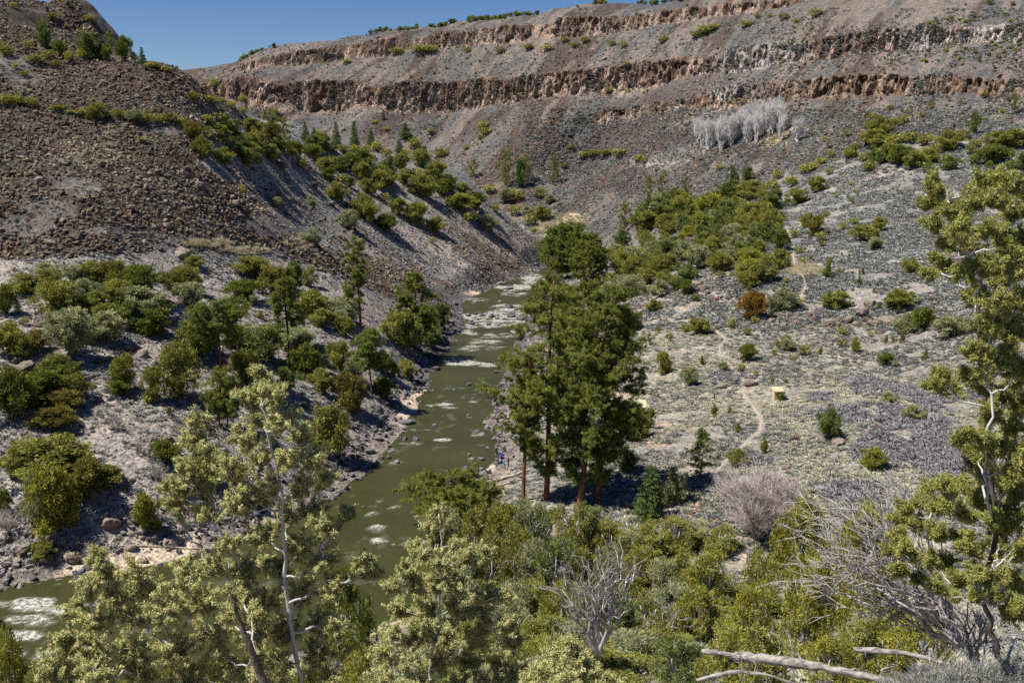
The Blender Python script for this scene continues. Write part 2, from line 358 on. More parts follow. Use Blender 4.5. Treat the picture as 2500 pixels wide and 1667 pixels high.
C = lay(C, flat*.95, FLAT); C = lay(C, flat*ss(.5, .6, n_c)*.45, (.33, .31, .225)); C = lay(C, flat*ss(.52, .65, n_b)*.5, (.21, .20, .185))
rm_ = region([(1380,640),(1500,560),(1850,620),(1850,700),(1600,730),(1380,720)]); C = lay(C, rm_*.7, (.30, .262, .22))
for b, c in [((1290,508,58,12),(.50,.43,.30)),((1260,528,40,12),(.46,.40,.28)),((1690,232,22,8),(.58,.46,.3)),((1785,318,34,10,-25),(.46,.38,.22)),((1830,292,30,5),(.42,.36,.24)),((1850,625,50,12),(.36,.34,.21)),
             ((1600,1180,20,50),(.5,.33,.2)),((1690,1200,70,30),(.28,.19,.13)),((1560,970,70,8),(.34,.27,.20)),((1500,1010,40,12),(.36,.27,.20)),((1760,1270,60,60),(.42,.33,.27)),((1400,905,120,14),(.48,.38,.28)),((1600,345,80,12,-20),(.26,.235,.21)),((1500,370,60,10),(.28,.25,.22)),((300,60,10,10),(.2,.2,.2))]:
    C = lay(C, blob(*b), c)
D = rsd(X, Y)
sand = (1-ss(3, 7, D+(fbm(X*.12, Y*.12, 3, 120.)-.5)*5)); rockb = ss(.48, .56, fbm(X*.07, Y*.05, 2, 125.))
C = lay(C, sand*(Y < 330)*.95, SAND); C = lay(C, (1-ss(2, 9, D))*np.where(Y > 250, 1., rockb*.8), (.12, .11, .11))
C = lay(C, (D < 0)*1.0, (.10, .09, .05))
C = lay(C, blob(1080, 665, 26, 9)*.0+blob(1085, 672, 22, 8), SAND)
# cliffs
cs = fbm(TT*.25, Z*.03, 4, 130.); cm = np.clip(cl*1.2, 0, 1)
cliffc = lay(np.ones(PX.shape+(3,))*np.array((.19, .125, .09)), ss(.44, .58, cs+.26*(.48-frac)), (.44, .335, .265))
cliffc = lay(cliffc, ss(.5, .62, fbm(TT*.4, Z*.05, 3, 135.))*.6, (.13, .095, .075))
cliffc = lay(cliffc, np.clip(blob(1750,120,90,70)+blob(2120,90,80,30)+blob(2280,80,60,30)+blob(1690,210,60,16), 0, 1)*.75, (.44, .41, .385))
cliffc = lay(cliffc, blob(2050, 200, 330, 36)*.6, (.20, .14, .095))
C = C*(1-cm[..., None])+cliffc*cm[..., None]
C = lay(C, ss(93, 103, u)*(1-W)*(X < -100)*(.35+.65*ss(.42, .56, n_a)), (.062, .054, .045))  # hilltop crag: dark rock, its shade painted into the colour as well
C *= (.86+.28*n_c)[..., None]
nt_, nr_ = X.shape
i = np.arange(nt_-1)[:, None]*nr_; j = np.arange(nr_-1)[None]
Q = np.stack([i+j, i+nr_+j, i+nr_+j+1, i+j+1], -1).reshape(-1, 4)
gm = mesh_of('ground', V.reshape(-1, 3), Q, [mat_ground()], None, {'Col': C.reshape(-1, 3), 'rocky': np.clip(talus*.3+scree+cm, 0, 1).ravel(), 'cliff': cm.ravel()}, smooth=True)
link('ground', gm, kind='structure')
# ------------------------------------------------------------------ plant materials
def mat_leaf(name, stops, trans=.26, hue=.5):
    m, nt = newmat(name); v = vc(nt, 'var').outputs['Fac']
    oi = N(nt, 'ShaderNodeObjectInfo'); col = ramp(nt, v, stops)
    k = ramp(nt, oi.outputs['Random'], [(0, (.78, .80, .80)), (.35, (1, 1, 1)), (.7, (1.12, 1.06, .95)), (1, (1.0, 1.08, 1.05))])
    col = mix(nt, hue, col, mix(nt, 1.0, col, k, 'MULTIPLY'))
    d = N(nt, 'ShaderNodeBsdfDiffuse'); t = N(nt, 'ShaderNodeBsdfTranslucent'); mx = N(nt, 'ShaderNodeMixShader'); mx.inputs[0].default_value = trans
    nt.links.new(col, d.inputs[0]); nt.links.new(col, t.inputs[0]); nt.links.new(d.outputs[0], mx.inputs[1]); nt.links.new(t.outputs[0], mx.inputs[2])
    o = N(nt, 'ShaderNodeOutputMaterial'); nt.links.new(mx.outputs[0], o.inputs[0]); return m
def mat_bark(name, a, b, scale=6, stretch=.25):
    m, nt = newmat(name); tc = N(nt, 'ShaderNodeTexCoord'); mp = N(nt, 'ShaderNodeMapping'); mp.inputs['Scale'].default_value = (1, 1, stretch)
    nt.links.new(tc.outputs['Object'], mp.inputs[0]); n = noise(nt, scale, 5, mp.outputs[0])
    finish(nt, ramp(nt, n, [(.35, a), (.65, b)]), .9, n, .6, .03); return m
M = {
 'olive': mat_leaf('juniper_leaf_olive', [(0, (.085, .098, .02)), (.5, (.265, .27, .06)), (1, (.43, .425, .115))]),
 'dark': mat_leaf('leaf_dark_green', [(0, (.05, .068, .016)), (.5, (.17, .195, .038)), (1, (.28, .30, .065))]),
 'sagegreen': mat_leaf('leaf_sage_green', [(0, (.12, .14, .07)), (.5, (.34, .355, .17)), (1, (.52, .53, .28))]),
 'pinyon': mat_leaf('needle_pinyon', [(0, (.065, .09, .033)), (.5, (.17, .205, .058)), (1, (.29, .325, .10))]),
 'fir': mat_leaf('needle_fir', [(0, (.045, .07, .02)), (.5, (.10, .145, .04)), (1, (.18, .23, .07))]),
 'ponderosa': mat_leaf('needle_ponderosa', [(0, (.08, .10, .02)), (.5, (.225, .255, .055)), (1, (.37, .40, .10))]),
 'orange': mat_leaf('leaf_rust', [(0, (.10, .075, .02)), (.5, (.215, .19, .046)), (1, (.34, .30, .08))]),
 'rust': mat_leaf('leaf_orange_rust', [(0, (.12, .065, .018)), (.5, (.28, .155, .035)), (1, (.38, .23, .06))]),
 'yellow': mat_leaf('leaf_yellow_green', [(0, (.12, .125, .018)), (.5, (.32, .315, .055)), (1, (.48, .465, .10))]),
 'pale': mat_leaf('juniper_leaf_pale', [(0, (.16, .16, .065)), (.5, (.50, .49, .20)), (1, (.74, .72, .37))], .2, .2),
 'bright': mat_leaf('juniper_leaf_bright', [(0, (.12, .13, .03)), (.5, (.30, .31, .085)), (1, (.48, .48, .16))], .2, .2),
 'twig': mat_bark('twig_grey', (.34, .32, .295), (.62, .60, .57), 9),
 'white': mat_bark('twig_white', (.27, .25, .225), (.52, .495, .46), 9),
 'aspen': mat_bark('aspen_twig', (.50, .475, .44), (.74, .72, .69), 9),
 'bark': mat_bark('bark_grey_brown', (.075, .058, .045), (.20, .165, .14), 8),
 'orangebark': mat_bark('bark_orange', (.085, .042, .024), (.34, .155, .07), 3),
 'dead': mat_bark('dead_wood_grey', (.20, .18, .165), (.44, .41, .39), 5, .12),
}
# ------------------------------------------------------------------ plant shapes: unit plants (height 1, width about 1)
def clump(n, l, w, up=.5):
    D = unit(rdir(n)+np.array([0, 0, up])); P = rdir(n)*l*.45*rng.random((n, 1))
    return P, D, np.full(n, l)*rng.uniform(.6, 1.2, n), np.full(n, w)*rng.uniform(.7, 1.3, n)
def crown_leaves(b, centers, radii, nleaf, l, w, up=.35, hollow=.62, mat=0, flat=.85):
    """leaf slivers through lobes, most near the surface"""
    centers = np.asarray(centers); radii = np.asarray(radii); n = len(centers)
    cnt = np.maximum((nleaf*radii**2/np.sum(radii**2)).astype(int), 8)
    for c, r, k in zip(centers, radii, cnt):
        nb = max(int(k/9), 3)                                     # little tufts inside a lobe
        d = rdir(nb); q = c+d*r*np.array([1, 1, flat])*(hollow+(1.04-hollow)*rng.random((nb, 1))**.6)*(1+.5*(rng.random((nb, 1))-.5))
        tv = np.clip(.5+.25*rng.normal(size=nb)+.08*rng.normal(), 0, 1)
        idx = rng.integers(0, nb, k)
        P = q[idx]+rng.normal(size=(k, 3))*l*.55; D = unit(d[idx]*.8+rdir(k)*.9+np.array([0, 0, up]))
        V, T = slivers(P, D, l*rng.uniform(.6, 1.25, k), w*rng.uniform(.7, 1.3, k))
        b.add(V, T, np.repeat(np.clip(tv[idx]+.12*rng.normal(size=k), 0, 1), 3), mat)
def lobes(n, shape, rmin, rmax):
    """centres of lobes inside an outline: shape(t)= half width at height t (0..1)"""
    out = []; rad = []
    for i in range(n):
        t = rng.random(); R = shape(t); a = rng.random()*2*math.pi; q = math.sqrt(rng.uniform(.15, 1))*R
        r = rng.uniform(rmin, rmax); out.append((math.cos(a)*max(q-r*.5, 0), math.sin(a)*max(q-r*.5, 0), t)); rad.append(r)
    return np.array(out), np.array(rad)
def make_proto(kind, seed):
    """returns (crown mesh, trunk mesh)"""
    global rng
    keep = rng; rng = np.random.default_rng(seed)
    cb, tb = Buf(), Buf(); mat = {'J': 'olive', 'D': 'dark', 'P': 'pinyon', 'Y': 'olive', 'F': 'fir', 'T': 'ponderosa', 'S': 'ponderosa', 'G': 'sagegreen', 'O': 'orange', 'L': 'yellow', 'R': 'rust'}[kind]
    bark = 'bark'
    if kind in 'JDOGLPR':
        nl = rng.integers(11, 18)
        w0 = {'J': .5, 'D': .5, 'O': .48, 'G': .5, 'L': .46, 'P': .44, 'R': .48}[kind]
        if kind == 'P': sh = lambda t: w0*(1-.65*t)
        else: sh = lambda t: w0*math.sqrt(max(1-(1.6*(t-.42))**2, .05))
        c, r = lobes(nl, lambda t: sh(t)*1.12, .10, .21); c[:, 2] = .14+.76*c[:, 2]
        c += rng.normal(size=3)*.02
        # an off-centre second leader makes an uneven outline
        ex = rng.uniform(-.25, .25, 2); c = np.vstack([c, [[ex[0], ex[1], .85], [ex[0]*.8, ex[1]*.8, .72], [-ex[0], -ex[1], .6]]]); r = np.append(r, [.11, .15, .16])
        crown_leaves(cb, c, r, 8200, .055, .027, .5)
        sh_ = rdir(14); sh_[:, 2] = np.abs(sh_[:, 2])*.9; sq = np.array([0, 0, .42])+sh_*np.array([.56, .56, .60])*rng.uniform(.8, 1.08, (14, 1)); crown_leaves(cb, sq, rng.uniform(.04, .085, 14), 1500, .055, .026, .6)
        crown_leaves(cb, np.array([[0, 0, .36]]), np.array([.24]), 500, .08, .05, .3, .2)
        for k in range(3):
            a = rng.random()*6.28; e = np.array([math.cos(a)*.2, math.sin(a)*.2, .6])
            V, T = tube(curve((0, 0, -.06), e, 6, -.05, .06), np.linspace(.035, .012, 6)); tb.add(V, T)
        for q in c[:12]:
            V, T = tube(curve((q[0]*.2, q[1]*.2, .2+.2*rng.random()), q*1.02, 5, .05, .07), np.linspace(.012, .004, 5), 4); tb.add(V, T)
    elif kind == 'Y':
        c, r = lobes(16, lambda t: .40*(1-t)**.8+.06, .12, .19); c[:, 2] = .12+.80*c[:, 2]; r *= 1-.45*c[:, 2]
        crown_leaves(cb, c, r, 3600, .06, .028, .9)
        crown_leaves(cb, np.array([[0, 0, .35], [0, 0, .6]]), np.array([.22, .14]), 500, .08, .05, .8, .2)
        V, T = tube(curve((0, 0, -.06), (0, 0, .8), 4, 0, 0), np.linspace(.03, .01, 4)); tb.add(V, T)
    elif kind in 'F':
        V, T = tube(curve((0, 0, -.05), (0, 0, .98), 6, 0, .005), np.linspace(.022, .003, 6)); tb.add(V, T)
        for t in np.linspace(.06, .95, 22):
            R = .42*(1-t)**.85+.04; nb = int(6+5*(1-t))
            for k in range(nb):
                a = rng.random()*6.28; R2 = R*rng.uniform(.7, 1.1); e = np.array([math.cos(a)*R2, math.sin(a)*R2, t-.10*R2+.02]); s = np.array([0, 0, t+.02])
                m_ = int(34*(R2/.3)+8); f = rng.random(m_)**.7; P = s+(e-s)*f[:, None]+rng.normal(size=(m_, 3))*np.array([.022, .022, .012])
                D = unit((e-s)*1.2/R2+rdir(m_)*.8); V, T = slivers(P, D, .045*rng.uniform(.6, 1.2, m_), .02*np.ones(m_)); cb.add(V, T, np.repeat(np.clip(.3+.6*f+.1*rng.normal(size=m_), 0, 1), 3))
    elif kind in 'TS':          # ponderosa: bare lower trunk, irregular plates of needle tufts
        bark = 'orangebark'; base = .30 if kind == 'T' else .14
        tp = curve((0, 0, -.03), (rng.uniform(-.04, .04), rng.uniform(-.04, .04), .97), 8, 0, .012)
        V, T = tube(tp, np.linspace(.021, .004, 8)**1.0, 7); tb.add(V, T)
        nbr = 34
        for k in range(nbr):
            t = base+(.97-base)*((k+rng.random())/nbr); R = (.46*math.sqrt(max(1-((t-.52)/.5)**2, .05))+.05)*rng.uniform(.55, 1.05)
            s = np.array([np.interp(t, np.linspace(0, 1, 8), tp[:, i]) for i in range(3)]); s[2] = t
            a = rng.random()*6.28; e = s+np.array([math.cos(a)*R, math.sin(a)*R, rng.uniform(-.02, .07)])
            cpt = curve(s, e, 5, .12, .05); V, T = tube(cpt, np.linspace(.006, .002, 5), 4); tb.add(V, T)
            nt2 = rng.integers(5, 9)
            for q in range(nt2):
                f = .45+.55*rng.random(); p = s+(e-s)*f+rng.normal(size=3)*np.array([.05, .05, .018])
                m_ = 46; D = unit(rdir(m_)+np.array([0, 0, .45])); v0 = np.clip(.5+.25*rng.normal(), 0, 1)
                V, T = slivers(p+D*.012*rng.random((m_, 1))+rng.normal(size=(m_, 3))*.014, D, .036*rng.uniform(.7, 1.2, m_), .0105*np.ones(m_)); cb.add(V, T, np.repeat(np.clip(v0+.12*rng.normal(size=m_), 0, 1), 3))
    cm = cb.mesh('crown', [M[mat]]); tm = tb.mesh('trunk', [M[bark]], True); rng = keep
    return cm, tm
def bare_proto(seed, mat, n1=9, spread=.5, stem=.1, twr=.006, levels=3, per=5, fan=.35, droop=0.):
    """leafless tree or shrub made of forking twigs"""
    global rng
    keep = rng; rng = np.random.default_rng(seed); b = Buf()
    def grow(p, d, L, r, lv):
        d = d/np.linalg.norm(d); e = p+d*L; c = curve(p, e, 5 if lv < 2 else 4, -.04+droop, .06)
        V, T = tube(c, np.linspace(r, r*.45, len(c)), 5 if lv == 0 else 3); b.add(V, T, rng.random())
        if lv >= levels: return
        for k in range(per if lv else per-1):
            f = rng.uniform(.3, 1); i = int(f*(len(c)-1)); g = rdir(1)[0]
            grow(c[i], unit(d*1.0+g*(.75)+np.array([0, 0, fan])), L*rng.uniform(.4, .68), r*.5, lv+1)
    for k in range(n1):
        a = 6.28*k/n1+rng.random(); s = spread*rng.uniform(.3, 1)
        grow(np.array([0, 0, -.03]), np.array([math.cos(a)*s, math.sin(a)*s, 1-.3*s]), rng.uniform(.5, .75), stem*rng.uniform(.6, 1)*.25, 0)
    V = np.vstack(b.V); h = V[:, 2].max(); w_ = (V[:, :2].max()-V[:, :2].min()); b.V = [v/np.array([w_, w_, h]) for v in b.V]
    m = b.mesh('branches', [M[mat]], True); rng = keep; return m
print('prototypes', flush=True)
PROTO = {}
NV = {'J': 7, 'D': 4, 'P': 4, 'Y': 4, 'F': 3, 'T': 5, 'S': 3, 'G': 4, 'O': 3, 'L': 2, 'R': 1}
for kd, n in NV.items():
    PROTO[kd] = [make_proto(kd, 100*ord(kd)+i) for i in range(n)]
def solo(cm, tm, name):             # crown and trunk in one mesh for plants too small to show parts
    o1 = []; off = 0; VV = []; TT_ = []; MI = []; AV = []
    for k, m in enumerate((cm, tm)):
        n = len(m.vertices); v = np.empty(n*3, np.float32); m.vertices.foreach_get('co', v)
        t = np.empty(len(m.polygons)*3, np.int32); m.loops.foreach_get('vertex_index', t)
        a = np.empty(n, np.float32); m.attributes['var'].data.foreach_get('value', a)
        VV.append(v.reshape(-1, 3)); TT_.append(t.reshape(-1, 3)+off); MI.append(np.full(len(t)//3, k)); AV.append(a); off += n
    return mesh_of(name, np.vstack(VV), np.vstack(TT_), [cm.materials[0], tm.materials[0]], np.concatenate(MI), {'var': np.concatenate(AV)})
SOLO = {k: [solo(c, t, 'small_tree') for c, t in v] for k, v in PROTO.items()}
BARE = {'B': [bare_proto(5+i, 'dead', 9, .9, .1, levels=3, per=6) for i in range(3)], 'A': [bare_proto(50+i, 'aspen', 4, .14, .08, levels=3, per=7, fan=.9) for i in range(3)]}
KN = {'J': ('juniper_tree', 'juniper', 'olive green'), 'D': ('juniper_tree', 'juniper', 'dark green'), 'P': ('pinyon_tree', 'pinyon pine', 'grey-green'), 'Y': ('juniper_sapling', 'juniper', 'small pointed'),
      'F': ('fir_tree', 'fir tree', 'conical dark'), 'T': ('ponderosa_pine', 'pine tree', 'tall'), 'S': ('ponderosa_pine', 'pine tree', 'bushy'), 'G': ('sagebrush_shrub', 'shrub', 'pale grey-green'), 'O': ('juniper_tree', 'juniper', 'rust-tinged'),
      'L': ('juniper_tree', 'juniper', 'yellow-green'), 'R': ('juniper_tree', 'juniper', 'orange-brown'), 'B': ('bare_shrub', 'bare shrub', 'leafless grey'), 'A': ('bare_aspen', 'bare tree', 'leafless white')}
TREES = []      # dict per plant
def plant_world(kind, x, y, h, w, region, label=None, z=None, parts=None, rz=None, variant=None):
    z = float(ground(x, y)) if z is None else z
    TREES.append(dict(k=kind, x=x, y=y, z=z, h=h, w=w, reg=region, label=label, parts=parts, rz=rz, v=variant))
def plant_px(off, s, rows, region, hs=1.0):
    for r in rows:
        cx, cy, wpx, hpx = r[:4]; kd = r[4] if len(r) > 4 else 'J'; lab = r[5] if len(r) > 5 else None
        sx, sy = off[0]+cx/s, off[1]+cy/s; p = hit(sx, sy)
        if p is None: continue
        dist = math.sqrt(p[0]**2+p[1]**2+(CAMZ-p[2])**2); w_ = max(wpx/s*dist/F, .5); h = max(hpx/s*dist/F, .5)
        # the base drawn in the photograph is the near lower edge of the crown
        if kd not in 'TA': 
            p[:2] *= (dist+.25*w_)/dist; p[2] = float(ground(p[0], p[1]))
        plant_world(kd, p[0], p[1], h*hs*1.03, w_*(1.14 if kd != 'A' else 1.1), region, lab, p[2])
def fartree(n):
    D = unit(rdir(n)+np.array([0, 0, .2])); p = rdir(n)*np.array([.42, .42, .4])*rng.random((n, 1))**.4+np.array([0, 0, .45]); k = .3 if n < 100 else .13; V, T = slivers(p, D, k*np.ones(n), k*.7*np.ones(n)); return V, T, np.repeat(.2*rng.normal(size=n), 3)
def place_all():
    order = sorted(TREES, key=lambda t: t['y'])
    cnt = {}
    for t in TREES:
        s = project((t['x'], t['y'], t['z'])); t['sx'] = float(s[0])
        t['px'] = t['h']*F/math.hypot(t['x'], t['y'])*1024/2500
    jl = sorted([t for t in TREES if t['k'] in 'JDOLR' and not t['label']], key=lambda t: -t['px']); nn = max(300-NEARJ, 0); far_ = jl[nn:]; ids = set(map(id, far_)); TREES[:] = [t for t in TREES if id(t) not in ids]
    if far_:
        P = np.array([[t['x'], t['y'], t['z']] for t in far_]); sc = np.array([[t['w'], t['w'], t['h']] for t in far_]); V, T, A = merge([fartree(260) for _ in range(6)], P, rotz(rng.random(len(P))*6.28), sc, rng.uniform(.2, .7, len(P)))
        link('distant_junipers', mesh_of('distant_junipers', V, T, [M['olive']], None, {'var': A}), kind='stuff', label='smallest far junipers on the hills and canyon walls')
    groups = {}
    for t in TREES:
        if not t['label']: groups.setdefault((t['reg'], t['k'], ), []).append(t)
    for (reg, k), L in groups.items():
        L.sort(key=lambda t: t['sx']); nm, cat, adj = KN[k]
        for i, t in enumerate(L):
            ph = REG[reg]
            t['label'] = f"{adj} {cat} {ph}" if len(L) == 1 else f"{adj} {cat} {ph}, {ORD(i+1)} from the left"
    for t in TREES:
        k = t['k']; nm, cat, adj = KN[k]; r = rng.random()*6.28 if t['rz'] is None else t['rz']
        if k in BARE: vs = BARE[k]
        else: vs = PROTO[k]
        i = int(rng.integers(len(vs))) if t['v'] is None else t['v']
        sc = (t['w'], t['w'], t['h'])
        grp = f"{cat} trees {REG[t['reg']]}" if cat in ('juniper', 'fir tree') else f"{cat.replace('tree','').strip()}s {REG[t['reg']]}"
        big = t['px'] > 15 if t['parts'] is None else t['parts']
        if k in BARE or not big:
            o = link(nm, BARE[k][i] if k in BARE else SOLO[k][i])
        else:
            o = bpy.data.objects.new(nm, None); COL.objects.link(o); o.empty_display_size = .3
            link('crown', vs[i][0], o); link('trunk', vs[i][1], o)
        o.location = (t['x'], t['y'], t['z']-.03*t['h']); o.scale = sc; o.rotation_euler = (rng.normal()*.03, rng.normal()*.03, r)
        o['label'] = t['label']; o['category'] = cat; o['group'] = grp
_o1 = ['', 'first', 'second', 'third', 'fourth', 'fifth', 'sixth', 'seventh', 'eighth', 'ninth', 'tenth', 'eleventh', 'twelfth', 'thirteenth', 'fourteenth', 'fifteenth', 'sixteenth', 'seventeenth', 'eighteenth', 'nineteenth']
def ORD(n):
    if n < 20: return _o1[n]
    t = ['', '', 'twent', 'thirt', 'fort', 'fift', 'sixt', 'sevent', 'eight'][n//10]
    return t+'ieth' if n % 10 == 0 else t+'y-'+_o1[n % 10]
REG = {'hilltop': 'on the skyline of the boulder hill', 'hillfoot': 'below the crag on the hill', 'talusband': 'in the strip across the brown boulder slope', 'crest': 'on the crest of the left ridge', 'crestR': 'on the ridge above the river bend',
 'spur': 'on the stony ridge flank', 'valley': 'on the valley floor upstream', 'grove': 'in the pine grove past the bend', 'mid': 'in the thick woodland right of the river', 'midlow': 'on the rocky bank right of the river', 'terrace': 'beside the trail on the right terrace',
 'slopeR': 'on the grey slope at right', 'belt': 'in the woodland belt below the cliffs', 'wall': 'on the far canyon wall', 'ledge': 'on the ledges above the main cliff', 'flat': 'on the sagebrush flat', 'rockband': 'along the rock band at right',
 'benchtop': 'below the boulder slope at left', 'bench': 'on the pale left bench', 'bankL': 'above the left riverbank', 'beachL': 'by the lower left beach', 'thicket': 'in the thicket below the viewpoint', 'near': 'on the near bank at lower left', 'aspen': 'in the pale grove below the cliffs', 'group': 'beside the tall riverside pines'}
# ------------------------------------------------------------------ where the plants stand (as seen on the photograph's crops)
E_ = ((300,150), 3.336); A_ = ((0,0), 2.613); B_ = ((800,0), 2.613); RM_ = ((1500,350), 3.336); R_ = ((1600,550), 2.613); TR_ = ((1600,0), 2.613); D_ = ((0,550), 2.613); L_ = ((0,1067), 2.613); C_ = ((800,550), 2.613)
print('hits', flush=True)
plant_px(*A_, [(705,395,60,165,'T','thin tall pine with open crown standing alone on the left hill skyline'),(795,392,90,135,'D'),(855,395,45,60,'D'),(910,412,60,95,'F'),(685,392,50,90,'D'),(975,440,90,42),(1062,468,70,38),(620,378,90,110,'P')], 'hilltop')
plant_px(*A_, [(560,380,110,150,'P'),(520,385,60,70,'D'),(385,370,70,90,'D'),(285,315,70,150,'P'),(320,392,90,70),(225,418,110,60),(360,438,70,45),(160,502,60,45),(45,372,80,75,'D'),(345,155,80,55),(440,402,60,70,'D'),(575,150,60,40),(100,450,40,40),(90,60,50,40),(270,180,60,50,'D'),(420,190,40,30),(180,320,60,60,'D'),(10,330,40,70,'D')], 'hillfoot')
plant_px(*A_, [(50,690,150,75),(125,692,90,70),(205,696,90,66),(370,722,110,45),(440,735,60,30),(530,755,100,50),(625,778,110,90),(755,763,100,58),(860,795,90,70,'G'),(940,800,100,80),(910,915,60,35)], 'talusband')
plant_px(*E_, [(235,68,110,50),(350,100,90,50),(745,262,90,85,'D'),(570,342,130,80),(700,352,120,60),(765,364,140,70),(880,387,100,60),(975,348,80,60,'D'),(985,437,90,70),(810,426,70,40),(1240,452,60,60,'D'),
 (380,510,150,75),(300,520,110,70),(480,532,110,70),(590,672,140,150,'O','large rust-brown juniper mound at the left end of the ridge woodland'),(660,802,150,150,'D'),(690,522,130,72),(790,502,120,72),(715,652,80,80,'G'),(840,562,130,80),(920,642,80,150,'P'),(820,702,130,80),(810,842,150,120),(840,862,110,70),(960,662,120,90),(1040,602,120,110),
 (1050,722,130,120),(1010,872,140,130),(1100,862,110,100),(1130,782,90,110,'P'),(700,610,90,70),(880,760,90,70,'G'),(980,780,100,80)], 'crest')
plant_px(*E_, [(1215,730,190,290,'S','tallest dark pine standing out of the left ridge woodland'),(1330,725,130,250,'S'),(1095,652,70,150,'P'),(1290,742,110,80),(1400,772,110,110,'D'),(1480,762,90,90),(1540,802,130,120,'D'),(1490,662,90,145,'F'),(1555,665,80,110,'F'),(1630,722,110,110),
 (1710,772,120,100),(1740,700,100,190,'F'),(1880,730,110,230,'F'),(1890,762,110,80,'D'),(1985,762,100,90),(2020,700,90,140,'F'),(2070,742,110,90),(2150,782,120,80),(2250,745,100,95,'F'),(2300,785,90,80),(1590,640,70,80),(1800,760,100,80)], 'crestR')
plant_px(*E_, [(1700,862,130,90),(1760,882,100,90,'D'),(1850,882,110,110),(1940,832,140,80),(1970,952,110,100,'D'),(2100,1062,140,150),(2270,882,110,110),(1680,992,110,110,'D'),(1800,1002,130,90),(1840,1032,110,80,'P'),(1730,1142,130,140),(1830,1112,90,80),(2000,1082,130,120),
 (1860,1232,110,100,'O'),(1960,1252,130,160),(1850,1382,150,150,'G','round pale green dome-shaped bush low on the ridge flank'),(2000,1322,150,170),(2150,1402,150,140,'D'),(2130,1152,110,80),(2240,1262,130,130),(975,1072,80,65),(1250,1202,90,80,'G'),(1130,1370,140,110,'B'),(1540,1492,140,120,'G'),(1530,1182,70,80,'G'),(165,672,80,40)], 'spur')
plant_px(*B_, [(560,960,110,80),(500,900,110,90,'F'),(720,1012,120,72),(600,1062,120,100),(600,1272,140,140),(740,1262,120,100,'D'),(700,1122,70,80),(860,1272,100,85),(850,1362,170,100),(910,1432,100,80),(1030,1242,100,60),(950,1342,110,100,'D'),(1070,1362,70,70),(1195,1382,100,75),(1030,1492,90,110,'G'),(1130,1302,80,90,'G'),
 (570,1442,130,130),(690,1492,110,100),(670,1562,60,55),(780,1330,90,80),(650,1180,80,70)], 'spur')
plant_px(*B_, [(1130,1205,110,240,'S'),(1230,1205,70,170,'P'),(1270,1165,80,170,'S'),(920,1142,90,115,'S'),(1445,1180,80,180,'S'),(1215,1292,110,70),(1350,1275,110,80),(1280,1372,70,50,'G'),(1360,1415,110,95),(1290,1445,110,80),(1315,1482,60,30,'O'),(1180,1260,80,60),(1420,1300,60,50,'G')], 'valley')
plant_px(*B_, [(990,842,100,60),(1010,870,90,50),(975,895,60,35),(355,772,36,70,'F','single dark narrow fir alone on the far talus'),(305,795,60,30),(370,842,50,30),(660,870,60,40),(880,962,50,32),(1550,972,60,35),(1630,1032,80,55),(1700,1022,100,50),(1780,1015,120,55),(1860,1015,110,65,'O'),(1980,1042,80,50),(2020,1052,60,45),(1510,1087,60,40)], 'wall')
plant_px(*B_, [(120,412,80,30),(440,357,100,45),(600,357,150,50),(660,352,100,50),(890,342,60,40),(1100,350,60,45),(1280,332,80,45),(1400,337,80,45),(1510,282,60,45),(1570,312,60,40),(1640,282,60,45),(1810,302,60,45),(1885,312,60,50),(2150,272,60,40),(530,502,30,28),(1900,532,50,40),(1790,607,60,45),(1920,592,30,20)], 'ledge')
plant_px(*TR_, [(1020,117,100,55),(815,137,70,45),(585,182,110,50),(650,122,50,40),(320,232,120,60),(375,202,80,45),(265,252,100,50),(890,152,50,30),(45,282,50,30),(730,120,40,30),(2130,40,50,40)], 'ledge')
plant_px(*RM_, [(270,480,90,215,'S'),(390,525,110,265,'S'),(580,505,110,210,'S'),(80,745,150,250,'S'),(960,382,90,180,'P'),(1080,322,90,120,'P'),(60,870,120,150,'P'),(600,640,100,130,'P'),(180,660,100,100)], 'grove')
plant_px(*RM_, [(300,642,180,180,'P'),(420,622,130,140),(540,662,130,150,'P'),(640,622,70,100,'F'),(1130,432,220,110),(1280,382,110,90),(1100,472,150,110),(1220,532,130,130),(1290,562,80,90),(980,602,130,180,'Y'),(760,572,170,130),(900,472,100,90),(700,702,160,120),(830,662,150,110,'G'),(1060,622,150,130),
 (1200,622,160,130),(930,702,150,120),(1130,742,150,130,'O'),(1260,702,90,130),(850,762,110,100,'P'),(1050,792,140,110),(1350,882,130,160,'D'),(430,702,150,110),(540,732,110,90,'B'),(260,832,120,110),(320,902,110,110,'O'),(520,822,120,90,'G'),(410,862,100,130),(1140,850,110,80),(1000,720,120,100),(720,620,110,90),(820,560,100,80)], 'mid')
plant_px(*RM_, [(500,932,110,110),(720,882,160,140),(840,862,100,120,'O'),(960,902,100,140,'P'),(390,1062,110,140),(180,972,130,90),(60,962,130,100,'P'),(80,1082,150,100),(620,960,150,90,'B'),(740,987,100,90),(850,1052,150,160),(860,1102,90,60,'D'),(1050,992,130,120),(1160,1062,110,100),(1200,1142,170,200),(1330,1022,160,150),
 (280,1152,130,110),(130,1262,200,160,'G'),(310,1242,90,100),(430,1232,130,110,'B'),(595,1242,100,120,'D'),(660,1292,80,70,'D'),(1100,1212,60,70,'Y'),(1020,1080,80,70,'B'),(230,1000,80,60,'B')], 'midlow')
